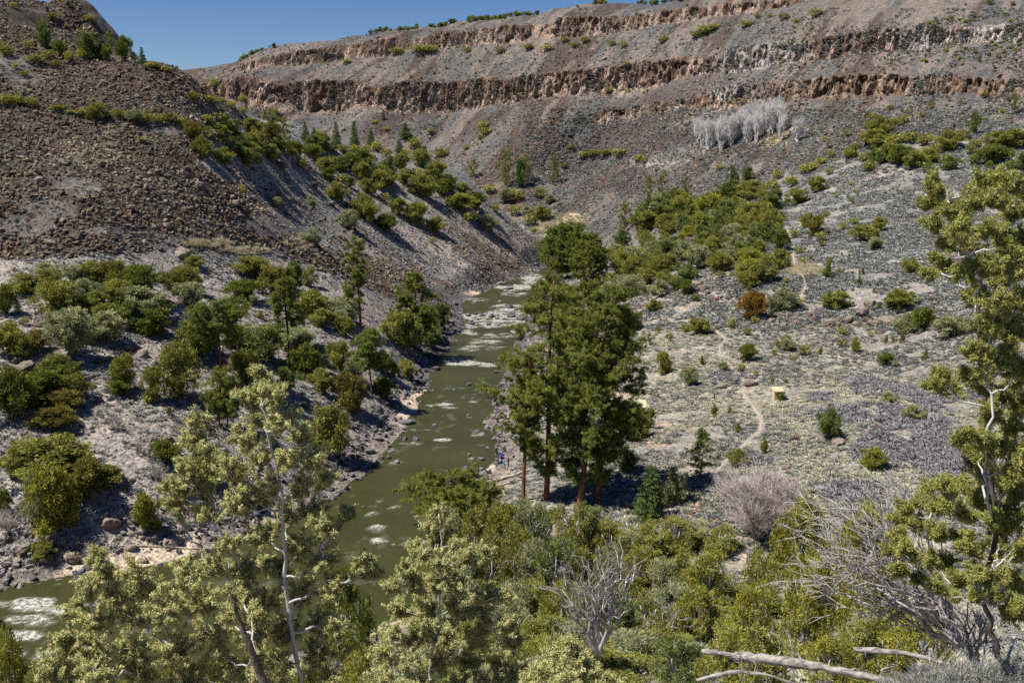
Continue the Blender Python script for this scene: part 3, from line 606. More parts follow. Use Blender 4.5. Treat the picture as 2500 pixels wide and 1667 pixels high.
plant_px(*RM_, [(1115,1445,190,220,'R','big orange-brown juniper beside the rocky trail'),(1140,1475,80,70),(1370,1372,190,170,'G','broad dull olive round bush left of the trail bend'),(1495,1342,100,90),(1375,1207,60,60,'Y'),(1400,1142,60,50),(1285,1432,50,80,'Y'),(1350,627,80,55,'D'),(1365,702,50,60),(1465,772,80,80),(1570,692,110,120),(1640,762,140,150,'O'),
 (1680,802,100,90),(1690,850,60,70,'L'),(1495,902,90,70),(1525,982,70,60),(1597,957,45,50,'D'),(1735,1102,90,160,'Y','tall pointed conical juniper beside the yellowish grass patch'),(1830,1062,40,40,'Y'),(1720,612,60,70,'D'),(1860,712,65,80,'D'),(1945,662,90,60,'D'),(2030,802,200,120),(2150,722,110,110),(2120,872,100,90,'G'),
 (1800,450,40,50,'D'),(1930,497,50,70,'D'),(1980,432,30,40,'D'),(1960,407,30,30,'D'),(1935,347,60,30),(2125,357,25,25),(1850,917,25,30,'Y'),(1910,932,25,35,'Y'),(1850,992,25,40,'Y'),(2020,1072,40,60,'Y'),(1995,1072,25,40,'Y'),(1990,1152,50,70,'Y'),(2140,1167,25,35,'Y'),(2115,1222,35,40,'Y'),(1945,1205,30,30,'Y'),(2195,1200,25,30,'Y'),(1770,1140,35,35,'Y'),(1560,1140,60,90,'B'),(1655,402,120,110),(1440,362,110,100),(1490,502,150,110)], 'terrace')
plant_px(*RM_, [(1800,1362,200,130,'J','wide bright green juniper on the far edge of the flat'),(2155,1352,40,60,'Y'),(2300,1362,140,150),(1640,1440,80,110,'B'),(960,1512,90,100,'D'),(1085,1567,80,70),(680,1562,170,130),(570,1542,70,80)], 'rockband')
plant_px(*RM_, [(1560,252,160,80),(1680,182,100,70),(1740,262,80,70),(1620,222,110,65),(1760,132,70,80),(1320,302,100,90),(850,232,80,70,'D'),(1930,132,120,70),(2080,232,110,90,'D'),(1450,330,90,60)], 'slopeR')
plant_px(*TR_, [(1380,767,70,45,'D'),(1500,707,50,35),(2095,627,50,30),(2285,735,60,115,'T','lone thin pine on the grey slope at the right edge'),(2285,850,20,110,'A','bare thin snag under the lone pine at the right edge'),(2030,862,60,120,'P'),(1410,882,130,110),(1450,822,90,65),(1520,802,60,50),(1580,797,70,60,'D'),(1220,877,50,40,'G'),(1390,942,160,85),(1480,952,110,75),(1560,922,120,70),(1640,922,120,70),(1710,932,80,55),
 (1560,1062,140,110,'D'),(1660,1082,120,90),(1480,1012,90,70),(1730,1002,100,60),(1860,962,140,105),(1960,902,110,70),(2040,952,80,60,'L'),(1870,1037,50,55,'D'),(1360,1097,90,70,'D'),(2130,1062,130,120,'D'),(2200,952,150,90),(2300,962,150,100),(2270,1002,50,55),(2130,1090,60,60,'D'),(1230,1012,90,60),(1270,972,70,60),(2040,1112,50,60),(2300,1182,120,80),(2180,1000,90,60)], 'belt')
plant_px(*R_, [(595,872,105,105,'D','dense round dark green juniper alone among pale rabbitbrush'),(50,952,90,130,'L','dense egg-shaped golden juniper nearest the tall pines'),(220,1027,105,110,'G','pale frosted green bush right of the tall pines'),(295,897,45,60,'Y'),(430,932,50,60,'G'),(550,932,60,60),(375,1222,60,90,'Y'),(375,1112,20,40,'Y'),(475,1202,35,50,'Y'),(525,1327,50,70,'Y'),(295,1382,75,85,'P'),
 (695,1467,80,110,'Y'),(515,1552,100,120),(290,1640,200,245,'S','small bright bushy pine by the sandy gully'),(1105,1385,130,210,'P','tallest conical pine on the open sagebrush flat'),(1380,1562,140,120,'L','rounded yellow-green juniper amid purple brush'),(820,802,100,90,'G'),(760,832,40,50),(950,832,90,75),(1055,827,35,50,'Y'),(880,872,35,40,'O'),(1185,782,75,65),(1190,707,80,62),(1270,817,95,95,'Y'),(1465,902,80,80,'D'),(1720,862,45,60,'Y'),(1470,757,35,55,'Y'),(1515,752,35,50,'Y'),(1575,752,45,62,'Y'),
 (1590,702,110,120,'G'),(1700,682,130,140,'D'),(1900,722,160,120,'G'),(745,1012,40,45,'Y'),(830,1007,30,30,'Y'),(803,1118,46,58,'J','small juniper pressed against the yellow hut'),(1490,1132,90,55,'G'),(1560,542,160,110),(1625,312,100,85),(1370,712,45,40),(1650,1240,110,80,'G'),(1530,905,40,35,'G'),(1115,1580,90,20,'B'),(640,960,50,40),(90,745,60,70,'L'),(20,690,40,60),(1290,1650,0.1,0.1)][:-1], 'flat')
plant_px(*L_, [(1150,405,90,130,'Y'),(510,205,100,120)], 'flat')
plant_px(*D_, [(45,585,120,170,'D'),(170,442,150,110),(300,462,170,150),(380,605,220,190),(540,532,170,150,'G'),(480,382,130,100,'G'),(600,382,150,120),(740,412,180,160,'O'),(900,482,260,190,'D'),(1200,432,180,150),(1240,292,100,80),(1110,422,120,120,'D'),(1210,522,180,130,'G'),(900,562,250,140,'G'),(760,522,200,130),(1000,602,150,110),(830,652,200,150,'P'),
 (1600,352,190,130),(1560,492,200,120,'D'),(1750,472,180,180,'O'),(1880,420,150,170,'P'),(1970,392,100,120,'G'),(1990,582,190,160),(2180,622,200,140,'G'),(2060,662,140,110),(1660,600,60,50,'Y'),(700,640,160,110),(300,340,130,80,'G'),(1650,300,150,80),(1440,505,90,60,'D'),(620,560,130,110)], 'benchtop')
plant_px(*D_, [(460,862,260,260,'G'),(640,762,220,180,'G'),(985,722,140,150,'D'),(90,852,200,190),(240,812,130,120,'O'),(130,862,110,80),(1300,852,260,250,'D'),(1650,872,300,210,'P'),(1880,832,200,150,'G'),(390,992,190,130,'D'),(90,1275,220,300,'D'),(280,1152,250,180,'D'),(480,1132,150,150),(400,1222,180,130,'O'),(340,1342,200,140,'O'),(790,1062,140,200),(750,1097,110,90,'D'),(1150,1112,220,300),
 (990,1132,140,190),(960,1142,90,70),(1080,1222,55,60,'Y'),(1050,1537,150,140,'D','small round dark green bush alone on the bare bench'),(745,1322,110,120,'B','black burnt snag with forked bare limbs on the bench'),(885,1480,60,110,'B'),(1430,600,40,50,'Y'),(1780,760,170,130,'P'),(1560,1010,160,180),(160,645,60,60),(200,1180,140,120),(1500,800,140,140)], 'bench')
plant_px(*D_, [(1405,1330,270,390,'S','rounded blue-green pine leaning over the bench below the flat-topped pine'),(1950,985,210,200,'D'),(2020,955,150,170,'G'),(2140,885,120,120,'D'),(2240,1205,200,240,'O'),(2100,1500,250,320,'J','big olive juniper above the left beach'),(2050,1090,150,150),(1830,1080,160,170,'P'),(1640,1110,150,170)], 'bankL')
plant_px(*C_, [(660,795,150,160,'P'),(480,805,200,230),(720,665,150,150,'P'),(430,700,130,140),(100,705,120,110),(50,625,200,130,'G'),(360,1115,130,130,'D'),(150,1200,120,200,'O'),(500,985,120,110),(420,985,70,100),(250,900,160,230,'P'),(90,950,150,180),(600,690,160,160,'D'),(355,960,120,150,'D'),(170,1010,110,160,'G'),(640,640,110,110,'D')], 'bankL')
plant_px(*L_, [(330,650,260,360,'L','large dense round juniper above the lower left beach'),(225,625,120,320,'G'),(280,300,400,220),(130,260,140,150),(420,250,220,200),(560,445,260,240,'O'),(680,330,160,110,'D'),(950,635,140,240,'L','dense cone-shaped juniper with a thin tip above the beach'),(280,802,110,100),(1350,310,300,150,'D'),(60,640,200,140,'B'),(20,520,90,160,'D'),(1010,300,120,150,'B'),(640,440,120,90,'B')], 'beachL')
def fill(poly, n, kinds, h0, h1, region, sp_=14):
    poly = np.array(poly, float); pts = []; tries = 0
    while len(pts) < n and tries < n*40:
        tries += 1; x = rng.uniform(poly[:, 0].min(), poly[:, 0].max()); y = rng.uniform(poly[:, 1].min(), poly[:, 1].max())
        if not inpoly(np.array([x]), np.array([y]), poly)[0] or any(abs(x-a)/1.5+abs(y-b) < sp_ for a, b in pts): continue
        pts.append((x, y)); p = hit(x*K, y*K)
        if p is None: continue
        d = math.hypot(p[0], p[1]); h = rng.uniform(h0, h1)/2287*d
        plant_world(kinds[int(rng.integers(len(kinds)))], p[0], p[1], h, h*rng.uniform(1.0, 1.4), region, None, p[2])
def inpoly(px, py, poly):
    p = np.array(poly, float); ins = np.zeros(px.shape, bool); n = len(p)
    for i in range(n):
        ax, ay = p[i]; bx, by = p[(i+1) % n]
        if ay != by: ins ^= ((ay > py) != (by > py)) & (px < (bx-ax)*(py-ay)/(by-ay)+ax)
    return ins
fill([(1440,570),(1480,500),(1600,455),(1790,480),(1800,590),(1745,670),(1620,630),(1480,640),(1400,620)], 75, 'PPGJJJL', 30, 52, 'mid', 13)
fill([(1380,660),(1400,600),(1500,600),(1620,640),(1600,690),(1470,740),(1400,720)], 16, 'PJG', 28, 46, 'midlow', 20)
fill([(1960,335),(2080,300),(2200,350),(2352,340),(2352,395),(2100,400),(1980,375)], 22, 'PJJ', 22, 36, 'belt', 16)
fill([(420,300),(520,290),(760,350),(1000,390),(1060,440),(900,440),(720,400),(560,360)], 34, 'PJJD', 22, 38, 'crestR', 16)
0 and fill([(0,640),(250,620),(640,620),(760,700),(640,790),(300,760),(0,760)], 26, 'PJJG', 44, 70, 'benchtop', 40)
0 and fill([(600,760),(860,780),(900,880),(760,900),(620,860)], 12, 'PJG', 55, 85, 'bankL', 40)
# flat-topped and tall bank pines placed with their own heights
plant_px(*D_, [(1440,1290,60,300,'T')], 'bench')
# white aspen grove
for k, (ax, ay) in enumerate([(1600+28*i+rng.uniform(-8, 8), 355-4*i-rng.uniform(0, 30)+(i % 3)*4) for i in range(9)]+[(1612+14*i, 352-i*3.4-rng.uniform(0, 16)) for i in range(14)]+[(1690+9*i, 318-i*2.2) for i in range(10)]):
    p = hit(ax*K, ay*K)
    if p is not None: plant_world('A', p[0], p[1], rng.uniform(15, 23), rng.uniform(9, 13), 'aspen', z=p[2])
for ax, ay, h in [(1521,368,5),(1540,366,5),(1562,368,10),(1575,362,6),(1508,370,4)]:
    p = hit(ax*K, ay*K); plant_world('A', p[0], p[1], h, h*.6, 'aspen', z=p[2])
# ------------------------------------------------------------------ scatter
print('scatter', flush=True)
import os
def rock_mat(name, stops, lich=None, attr=True):
    m, nt = newmat(name); n = noise(nt, 2.2, 6); v = vc(nt, 'var').outputs['Fac']
    oi = N(nt, 'ShaderNodeObjectInfo').outputs['Random']
    c = ramp(nt, v if attr else oi, stops); n3 = noise(nt, 5, 4)
    c = mix(nt, 1.0, c, ramp(nt, n, [(.3, (.6, .6, .62)), (.7, (1.35, 1.3, 1.25))]), 'MULTIPLY')
    if lich:
        g = N(nt, 'ShaderNodeNewGeometry'); sx = N(nt, 'ShaderNodeSeparateXYZ'); nt.links.new(g.outputs['Normal'], sx.inputs[0])
        a = N(nt, 'ShaderNodeMath', operation='MULTIPLY'); nt.links.new(sx.outputs[2], a.inputs[0]); nt.links.new(n3, a.inputs[1])
        f = ramp(nt, a.outputs[0], [(.34, (0, 0, 0)), (.5, (.75, .75, .75))]); c = mix(nt, f, c, lich)
    finish(nt, c, .9, n, .5, .15, .2); return m
RM = {'talus': rock_mat('talus_rock', [(0, (.055, .038, .029)), (.4, (.105, .073, .05)), (.75, (.18, .135, .092)), (1, (.34, .285, .20))], (.25, .215, .135)),
      'basalt': rock_mat('river_basalt', [(0, (.045, .043, .047)), (.5, (.095, .092, .098)), (.85, (.16, .155, .16)), (1, (.30, .26, .21))], (.19, .18, .18)),
      'pale': rock_mat('bench_rock', [(0, (.12, .095, .078)), (.5, (.25, .21, .175)), (1, (.42, .36, .30))], (.33, .30, .25)),
      'basalt1': rock_mat('river_basalt_boulder', [(0, (.07, .067, .072)), (.6, (.12, .115, .12)), (1, (.18, .17, .17))], (.20, .19, .19), False),
      'brown1': rock_mat('brown_boulder', [(0, (.10, .075, .06)), (.6, (.17, .13, .10)), (1, (.27, .22, .18))], (.26, .23, .17), False)}
def ico(n):
    import bmesh
    b = bmesh.new(); bmesh.ops.create_icosphere(b, subdivisions=n, radius=1); b.verts.ensure_lookup_table()
    V = np.array([v.co[:] for v in b.verts]); T = np.array([[v.index for v in f.verts] for f in b.faces]); b.free(); return V, T
I1, I2, I3 = ico(1), ico(2), ico(3)
def rock_shape(base, cuts=7):
    V, T = base; V = V*rng.uniform(.55, 1.2, 3)
    for i in range(cuts):
        n = rdir(1)[0]; d = rng.uniform(.45, .8); h = V@n; V = np.where((h > d)[:, None], V-(h-d)[:, None]*n*.92, V)
    return V*(1+.05*rng.normal(size=(len(V), 1))), T
def hull(n):
    import bmesh
    b = bmesh.new(); P = rdir(n)*rng.uniform(.7, 1.1, (n, 1))*rng.uniform(.6, 1.15, 3)
    for p in P: b.verts.new(p)
    bmesh.ops.convex_hull(b, input=b.verts); bmesh.ops.triangulate(b, faces=b.faces); b.verts.ensure_lookup_table(); b.verts.index_update()
    V = np.array([v.co[:] for v in b.verts]); T = np.array([[v.index for v in f.verts] for f in b.faces]); b.free(); return V, T
ROCK = [hull(int(rng.integers(8, 14))) for _ in range(20)]
def rotz(a): c, s = np.cos(a), np.sin(a); z = np.zeros_like(a); o = z+1; return np.stack([np.stack([c, -s, z], -1), np.stack([s, c, z], -1), np.stack([z, z, o], -1)], -2)
def rotr(n):
    q = rng.normal(size=(n, 4)); q /= np.linalg.norm(q, axis=1)[:, None]; w, x, y, z = q.T
    return np.stack([np.stack([1-2*(y*y+z*z), 2*(x*y-z*w), 2*(x*z+y*w)], -1), np.stack([2*(x*y+z*w), 1-2*(x*x+z*z), 2*(y*z-x*w)], -1), np.stack([2*(x*z-y*w), 2*(y*z+x*w), 1-2*(x*x+y*y)], -1)], -2)
def merge(shapes, P, R, Sc, var, jit=.0):
    """copies of small shapes merged: P (n,3) R (n,3,3) Sc (n,3)"""
    k = rng.integers(0, len(shapes), len(P)); VV = []; TT_ = []; AA = []; off = 0
    for s, sh in enumerate(shapes):
        m = np.nonzero(k == s)[0]
        if not len(m): continue
        V, T = sh[:2]; a = sh[2] if len(sh) > 2 else np.zeros(len(V))
        v = np.einsum('nij,nvj->nvi', R[m], V[None]*Sc[m][:, None]) + P[m][:, None]
        VV.append(v.reshape(-1, 3)); TT_.append((T[None]+(np.arange(len(m))*len(V))[:, None, None]).reshape(-1, 3)+off); off += len(m)*len(V)
        AA.append((var[m][:, None]+a[None]).ravel())
    return np.vstack(VV), np.vstack(TT_), np.clip(np.concatenate(AA), 0, 1)
def sample_frame(n, x0, x1, y0, y1, test):
    """uniform picks over full-view pixels -> ground hits (vectorised march); density follows what is seen"""
    px = rng.uniform(x0, x1, n); py = rng.uniform(y0, y1, n); u = (px*K-CX)/F; v = (CY-py*K)/F
    d = np.stack([u, cp+v*sp, -sp+v*cp], 1); d /= np.hypot(d[:, 0], d[:, 1])[:, None]
    rr = np.concatenate([np.linspace(8, 60, 20), np.geomspace(62, 1500, 330)])
    lo = np.zeros(n); hi = np.zeros(n); done = np.zeros(n, bool)
    XX = d[:, 0:1]*rr; YY = d[:, 1:2]*rr; below = (CAMZ+d[:, 2:3]*rr) < bil(ZI, ZX0, ZY0, ZS, XX, YY)
    k = np.argmax(below, 1); ok = below[np.arange(n), k] & (k > 0); lo = rr[np.maximum(k-1, 0)]; hi = rr[k]
    for _ in range(5):
        m = (lo+hi)/2; b = (CAMZ+d[:, 2]*m) < bil(ZI, ZX0, ZY0, ZS, d[:, 0]*m, d[:, 1]*m); hi = np.where(b, m, hi); lo = np.where(b, lo, m)
    P = np.stack([d[:, 0]*hi, d[:, 1]*hi], 1); return P[ok], px[ok], py[ok]
ZS, ZX0, ZY0 = 2.0, -700., 0.
zgx, zgy = np.meshgrid(np.arange(ZX0, 960, ZS), np.arange(ZY0, 1540, ZS), indexing='ij')
ZI = np.empty(zgx.shape)
for c in range(0, len(zgx), 120): ZI[c:c+120] = ground(zgx[c:c+120], zgy[c:c+120])
def inpoly(px, py, poly):
    p = np.array(poly, float); ins = np.zeros(px.shape, bool); n = len(p)
    for i in range(n):
        ax, ay = p[i]; bx, by = p[(i+1) % n]
        if ay != by: ins ^= ((ay > py) != (by > py)) & (px < (bx-ax)*(py-ay)/(by-ay)+ax)
    return ins
def world_pts(P): return np.stack([P[:, 0], P[:, 1], ground(P[:, 0], P[:, 1])], 1)
def rad(n, lo, hi, p=2.2): return lo+(hi-lo)*rng.random(n)**p
def put_rocks(name, P, size, mat, label, sink=.25, flat=.75):
    n = len(P); W = world_pts(P); s = size[:, None]*rng.uniform(.65, 1.3, (n, 3)); R = rotr(n)
    W[:, 2] += size*.5*(.5-sink)
    V, T, A = merge(ROCK, W, R, s*.5, np.clip(rng.random(n)*.8+.9*(fbm(P[:, 0]*.05, P[:, 1]*.05, 3, 220.)-.4), 0, 1))
    link(name, mesh_of(name, V, T, [mat], None, {'var': A}), kind='stuff', label=label)
LT = [(-60,-10),(170,-10),(235,95),(250,130),(420,150),(530,225),(560,285),(455,335),(465,385),(560,430),(640,500),(740,565),(880,600),(990,640),(930,700),(820,650),(640,590),(380,575),(200,590),(-60,600)]
# world-density scatter through rejection on the picture-uniform picks: keep picks so that rocks keep a natural spacing
def thin(P, spacing):
    lv = np.round(np.log2(spacing)*3); s_ = 2**(lv/3); key = np.floor(P/s_[:, None]).astype(np.int64); _, i = np.unique((key[:, 0]*100003+key[:, 1])*64+lv.astype(np.int64), return_index=True); return np.sort(i)
P, px, py = sample_frame(120000, -60, 1000, 0, 720, None); m = inpoly(px, py, LT)
def sage_patch(px, py):
    g = np.zeros(px.shape)
    for x, y, rx, ry, *r in [(180,430,80,30),(110,480,80,28),(60,520,80,30),(420,560,120,22),(330,540,70,12),(620,520,70,30),(680,470,80,40),(390,300,40,12),(20,150,60,26),(60,40,70,30),(240,530,60,14),(560,580,110,16),(640,640,80,20),(60,180,60,14),(470,260,60,10),(560,270,60,14)]:
        g = np.maximum(g, 1-np.hypot((px-x)/rx, (py-y)/ry))
    return g
m &= (sage_patch(px, py)+.3*(rng.random(len(px))-.5) < .15); P = P[m]
keep = thin(P, np.full(len(P), .52)); P = P[keep]; print('talus', len(P))
put_rocks('talus_rocks', P, rad(len(P), .3, 2.0, 4.0), RM['talus'], 'brown lichen-spotted lava rocks covering the left slope')
# spur flank, river-side scree, bench stones, right-hand bands
P, px, py = sample_frame(26000, 560, 1260, 300, 700, None)
m = inpoly(px, py, [(560,300),(700,330),(900,400),(1100,450),(1240,560),(1240,640),(1040,680),(900,640),(760,480),(640,420)]); P, px, py = P[m], px[m], py[m]
P = P[thin(P, np.full(len(P), 1.1))]; print('spur', len(P))
put_rocks('ridge_scree', P, rad(len(P), .3, 1.5, 3), RM['pale'], 'broken pale and brown rocks strewn over the ridge flank')
P, px, py = sample_frame(22000, 440, 1260, 260, 700, None); m = inpoly(px, py, [(455,335),(560,300),(700,330),(900,400),(1100,450),(1240,560),(1240,640),(1040,680),(900,640),(760,560),(560,430)]) & (fbm(P[:, 0]*.05, P[:, 1]*.05, 3, 260.) > .46)
P = P[m]; P = P[thin(P, np.full(len(P), .95))]; put_rocks('ridge_rubble', P, rad(len(P), .35, 2.2, 3), RM['talus'], 'dark brown rubble in patches on the ridge flank')
P, px, py = sample_frame(16000, -40, 1020, 590, 1340, None)
m = inpoly(px, py, [(-400,590),(200,600),(430,600),(640,600),(820,690),(950,760),(1010,830),(930,980),(760,1160),(500,1290),(-400,1400)]) & (fbm(P[:, 0]*.08, P[:, 1]*.08, 3, 140.) > .45); P = P[m]; P = P[thin(P, np.full(len(P), .7))][:7000]
put_rocks('bench_stones', P, rad(len(P), .15, 1.0, 3.2), RM['pale'], 'small pale stones scattered over the left bench')
P, px, py = sample_frame(60000, 1220, 2400, 200, 1000, None)
band = np.zeros(len(P))
for x, y, rx, ry in [(2000,735,330,22),(1720,700,120,30),(1560,640,110,45),(1650,580,120,18),(1420,412,120,30),(1760,352,110,16),(1640,425,70,14),(2180,545,120,28),(2230,600,70,20),(1330,345,110,28),(1500,300,120,40),(1420,270,160,40),(2100,420,200,20),(1900,350,60,12),(2060,390,60,18),(1650,240,60,14),(2300,420,80,18),(1400,640,60,30),(1450,700,90,30),(1130,290,90,30)]:
    band = np.maximum(band, 1-np.hypot((px-x)/rx, (py-y)/ry))
m = (band+.35*(rng.random(len(px))-.5)) > .18; P, py = P[m], py[m]; dd = np.hypot(P[:, 0], P[:, 1]); i = thin(P, np.maximum(.8, dd/420)); P = P[i]; dd = dd[i]; print('bands', len(P))
put_rocks('slope_scree', P, rad(len(P), .35, 1.7, 3)*np.maximum(1, dd/600), RM['talus'], 'dark brown lava rocks in patches on the right-hand slopes')
P, px, py = sample_frame(34000, 460, 2400, 60, 470, None); dd = np.hypot(P[:, 0], P[:, 1]); m = (dd > 560) & (wallw(P[:, 0], P[:, 1]) > .5); P, dd = P[m], dd[m]; TTp = P[:, 0]*.82-P[:, 1]*.57
m = fbm(TTp*.055, (P[:, 0]*.57+P[:, 1]*.82)*.010, 4, 95.)+.12*rng.normal(size=len(P)) > .49; P, dd = P[m], dd[m]; i = thin(P, dd/330); P, dd = P[i], dd[i]; print('wall rocks', len(P))
put_rocks('wall_rubble', P, rad(len(P), .8, 3.6, 3), RM['talus'], 'brown rubble scattered down the far canyon wall')
# river margins: dark basalt
P, px, py = sample_frame(60000, -20, 1480, 560, 1400, None); d = rsd(P[:, 0], P[:, 1])
Px, Py = P[:, 0], P[:, 1]; dens = np.where(Py > 232, 1., .45+.5*ss(.45, .55, fbm(Px*.07, Py*.05, 2, 125.)))
dens = np.where((Px < -25) & (Py < 150), .5, dens)
wid = np.where(Py > 240, 9., 9.)
m = (d > -1.4) & (d < wid*(.5+rng.random(len(d))*.7)) & (rng.random(len(d)) < dens) & ~((Px > -9) & (Py < 205) & (d > 1.5)); m &= ~((np.abs(Px+15) < 6) & (np.abs(Py-408) < 12)); m &= ~((Px < -14) & (Py < 235) & (d > -.3) & (d < 3.6+2.5*(fbm(Px*.15, Py*.15, 2, 240.)-.5)) & (rng.random(len(d)) < .93))
P = P[m]; P = P[thin(P, np.full(len(P), .62))]; print('bank', len(P))
put_rocks('riverbank_rocks', P, rad(len(P), .25, 1.9, 2.6), RM['basalt'], 'dark basalt rocks piled along both riverbanks', .2)
# ------------------------------------------------------------------ low brush: sagebrush, rabbitbrush, dry grass
def tuft(n, l, w, up, dome=1.):
    D = unit(rdir(n)*np.array([1, 1, .55])+np.array([0, 0, up])); D[:, 2] = np.abs(D[:, 2]); P = rdir(n)*np.array([.30, .30, .12]); P[:, 2] = np.abs(P[:, 2])
    V, T = slivers(P+D*.12, D, l*rng.uniform(.6, 1.2, n), w*rng.uniform(.7, 1.3, n)); return V, T, np.repeat(.14*rng.normal(size=n), 3)
TF = [tuft(44, .40, .15, .6) for _ in range(5)]; TFs = [tuft(16, .5, .3, .6) for _ in range(5)]; GR = [tuft(36, .7, .05, 1.4) for _ in range(3)]
def put_brush(name, P, size, shapes, mat, label, var=None, hz=.8):
    n = len(P); W = world_pts(P); R = rotz(rng.random(n)*6.28); s = np.stack([size, size, size*hz*rng.uniform(.7, 1.2, n)], 1)
    v = rng.random(n) if var is None else var
    V, T, A = merge(shapes, W, R, s, v); link(name, mesh_of(name, V, T, [mat], None, {'var': A}), kind='stuff', label=label)
LM = {'sage': mat_leaf('sagebrush', [(0, (.15, .153, .14)), (.45, (.265, .27, .25)), (.8, (.36, .36, .325)), (1, (.47, .455, .375))], .1, 0),
      'flat': mat_leaf('rabbitbrush', [(0, (.15, .15, .15)), (.35, (.24, .245, .225)), (.6, (.33, .325, .26)), (.85, (.44, .425, .30)), (1, (.55, .53, .38))], .1, 0),
      'purple': mat_leaf('bare_brush', [(0, (.19, .18, .182)), (.6, (.275, .262, .262)), (1, (.36, .345, .335))], .05, 0),
      'grass': mat_leaf('dry_grass', [(0, (.42, .35, .21)), (1, (.70, .62, .42))], .2, 0)}
def clear_path(P):
    return np.ones(len(P), bool) if PATHPTS is None else (np.min(np.hypot(P[:, None, 0]-PATHPTS[None, :, 0], P[:, None, 1]-PATHPTS[None, :, 1]), 1) > .9)
TRAIL = [[(1640,1090),(1672,1052),(1700,1030),(1722,1008),(1744,992),(1750,972),(1742,948),(1726,926),(1712,912),(1706,896),(1716,884),(1736,876),(1748,864),(1740,852)],
         [(1700,835),(1672,822),(1655,812),(1652,796),(1668,780),(1640,752),(1600,738),(1540,738)], [(1836,694),(1846,668),(1852,648),(1836,626),(1824,600),(1822,570),(1812,545),(1806,520)]]
tr3 = []
for t in TRAIL:
    q = [hit(a*K, b*K) for a, b in t]; q = np.array([a[:2] for a in q if a is not None]); s = np.linspace(0, len(q)-1, 160); i = np.arange(len(q))
    q = np.stack([np.interp(s, i, q[:, 0]), np.interp(s, i, q[:, 1])], 1); 
    for _ in range(6): q[1:-1] = (q[:-2]+q[2:]+2*q[1:-1])/4
    tr3.append(q)
PATHPTS = np.vstack(tr3)
P, px, py = sample_frame(60000, 1000, 2400, 720, 1568, None); m = (rsd(P[:, 0], P[:, 1]) > 5) & (P[:, 0] > -8); P, px, py = P[m], px[m], py[m]
P = P[((P[:, 0] > 8) | (P[:, 1] < 120)) & (P[:, 1] > 45)]; i = thin(P, np.full(len(P), .62)); P = P[i]; m = clear_path(P) & ~((np.hypot(P[:, 0]-31, P[:, 1]-178) < 3) | (np.hypot(P[:, 0]-40, P[:, 1]-155) < 2)); P = P[m]
clus = fbm(P[:, 0]*.16, P[:, 1]*.16, 3, 150.); P = P[clus > .34]; clus = clus[clus > .34]; print('flat brush', len(P))
pp = fbm(P[:, 0]*.045, P[:, 1]*.045, 3, 160.); q = project(world_pts(P)); ppx, ppy = q[0]/K, q[1]/K
pur = np.zeros(len(P))
for x, y, rx, ry in [(1680,862,60,16),(1740,865,30,12),(1990,885,60,24),(1880,912,45,16),(2000,950,200,26),(2120,1000,160,60),(2050,1040,120,40),(2200,1060,120,60),(1730,1055,50,20),(2180,920,120,30),(1950,1130,90,30),(1560,1010,30,20),(2060,900,80,20)]:
    pur = np.maximum(pur, 1-np.hypot((ppx-x)/rx, (ppy-y)/ry))
mp = pur+.3*(rng.random(len(P))-.5) > .22
var = np.clip(.60+1.0*(pp-.5)+.23*rng.normal(size=len(P)), 0, 1)
put_brush('rabbitbrush', P[~mp], rad((~mp).sum(), .5, 1.7, 1.5), TF, LM['flat'], 'pale yellowish rabbitbrush and grey sagebrush covering the flat', var[~mp])
put_brush('bare_brush', P[mp], rad(mp.sum(), .9, 2.2, 1.2), TF, LM['purple'], 'purplish grey leafless brush in patches on the flat')
P, px, py = sample_frame(160000, 1180, 2400, 250, 760, None); dd = np.hypot(P[:, 0], P[:, 1]); m = (P[:, 0] > 12) & (rsd(P[:, 0], P[:, 1]) > 4); P, dd = P[m], dd[m]
i = thin(P, np.maximum(.85, dd/520)); P, dd = P[i], dd[i]; c = fbm(P[:, 0]*.13, P[:, 1]*.13, 3, 151.); m = (c > .40) & clear_path(P); P, dd = P[m], dd[m]; print('slope brush', len(P))
put_brush('sagebrush_slope', P, rad(len(P), .7, 2.0, 1.5)*np.maximum(1, dd/500), TFs, LM['sage'], 'grey-blue sagebrush dotting the right-hand slopes')
P, px, py = sample_frame(40000, 460, 2400, 20, 420, None); dd = np.hypot(P[:, 0], P[:, 1]); m = (dd > 560) & (wallw(P[:, 0], P[:, 1]) > .5); P, dd = P[m], dd[m]; c = fbm(P[:, 0]*.05, P[:, 1]*.05, 3, 152.); P, dd = P[c > .44], dd[c > .44]
put_brush('sagebrush_talus', P, rad(len(P), 1.0, 2.4, 1.6), TFs, LM['sage'], 'grey sagebrush speckling the far canyon wall')
P, px, py = sample_frame(60000, -60, 1260, 120, 1340, None); sp_ = sage_patch(px, py)
m = (rsd(P[:, 0], P[:, 1]) > 5) & (P[:, 1] < 600) & ((sp_ > -.35+.5*rng.random(len(sp_))) | (rng.random(len(sp_)) < .10) | ~inpoly(px, py, LT)); P, px, py = P[m], px[m], py[m]
i = thin(P, np.full(len(P), 1.05)); P, px, py = P[i], px[i], py[i]; c = fbm(P[:, 0]*.12, P[:, 1]*.12, 3, 153.); onb = inpoly(px, py, [(-400,590),(200,600),(430,600),(640,600),(820,690),(950,760),(1010,830),(930,980),(760,1160),(500,1290),(-400,1400)])
m = (c > np.where(onb, .44, .38)); P = P[m]; print('left brush', len(P))
put_brush('sagebrush', P, rad(len(P), .45, 1.7, 1.8), TF, LM['sage'], 'grey sagebrush on the left slopes and bench')
g1 = []
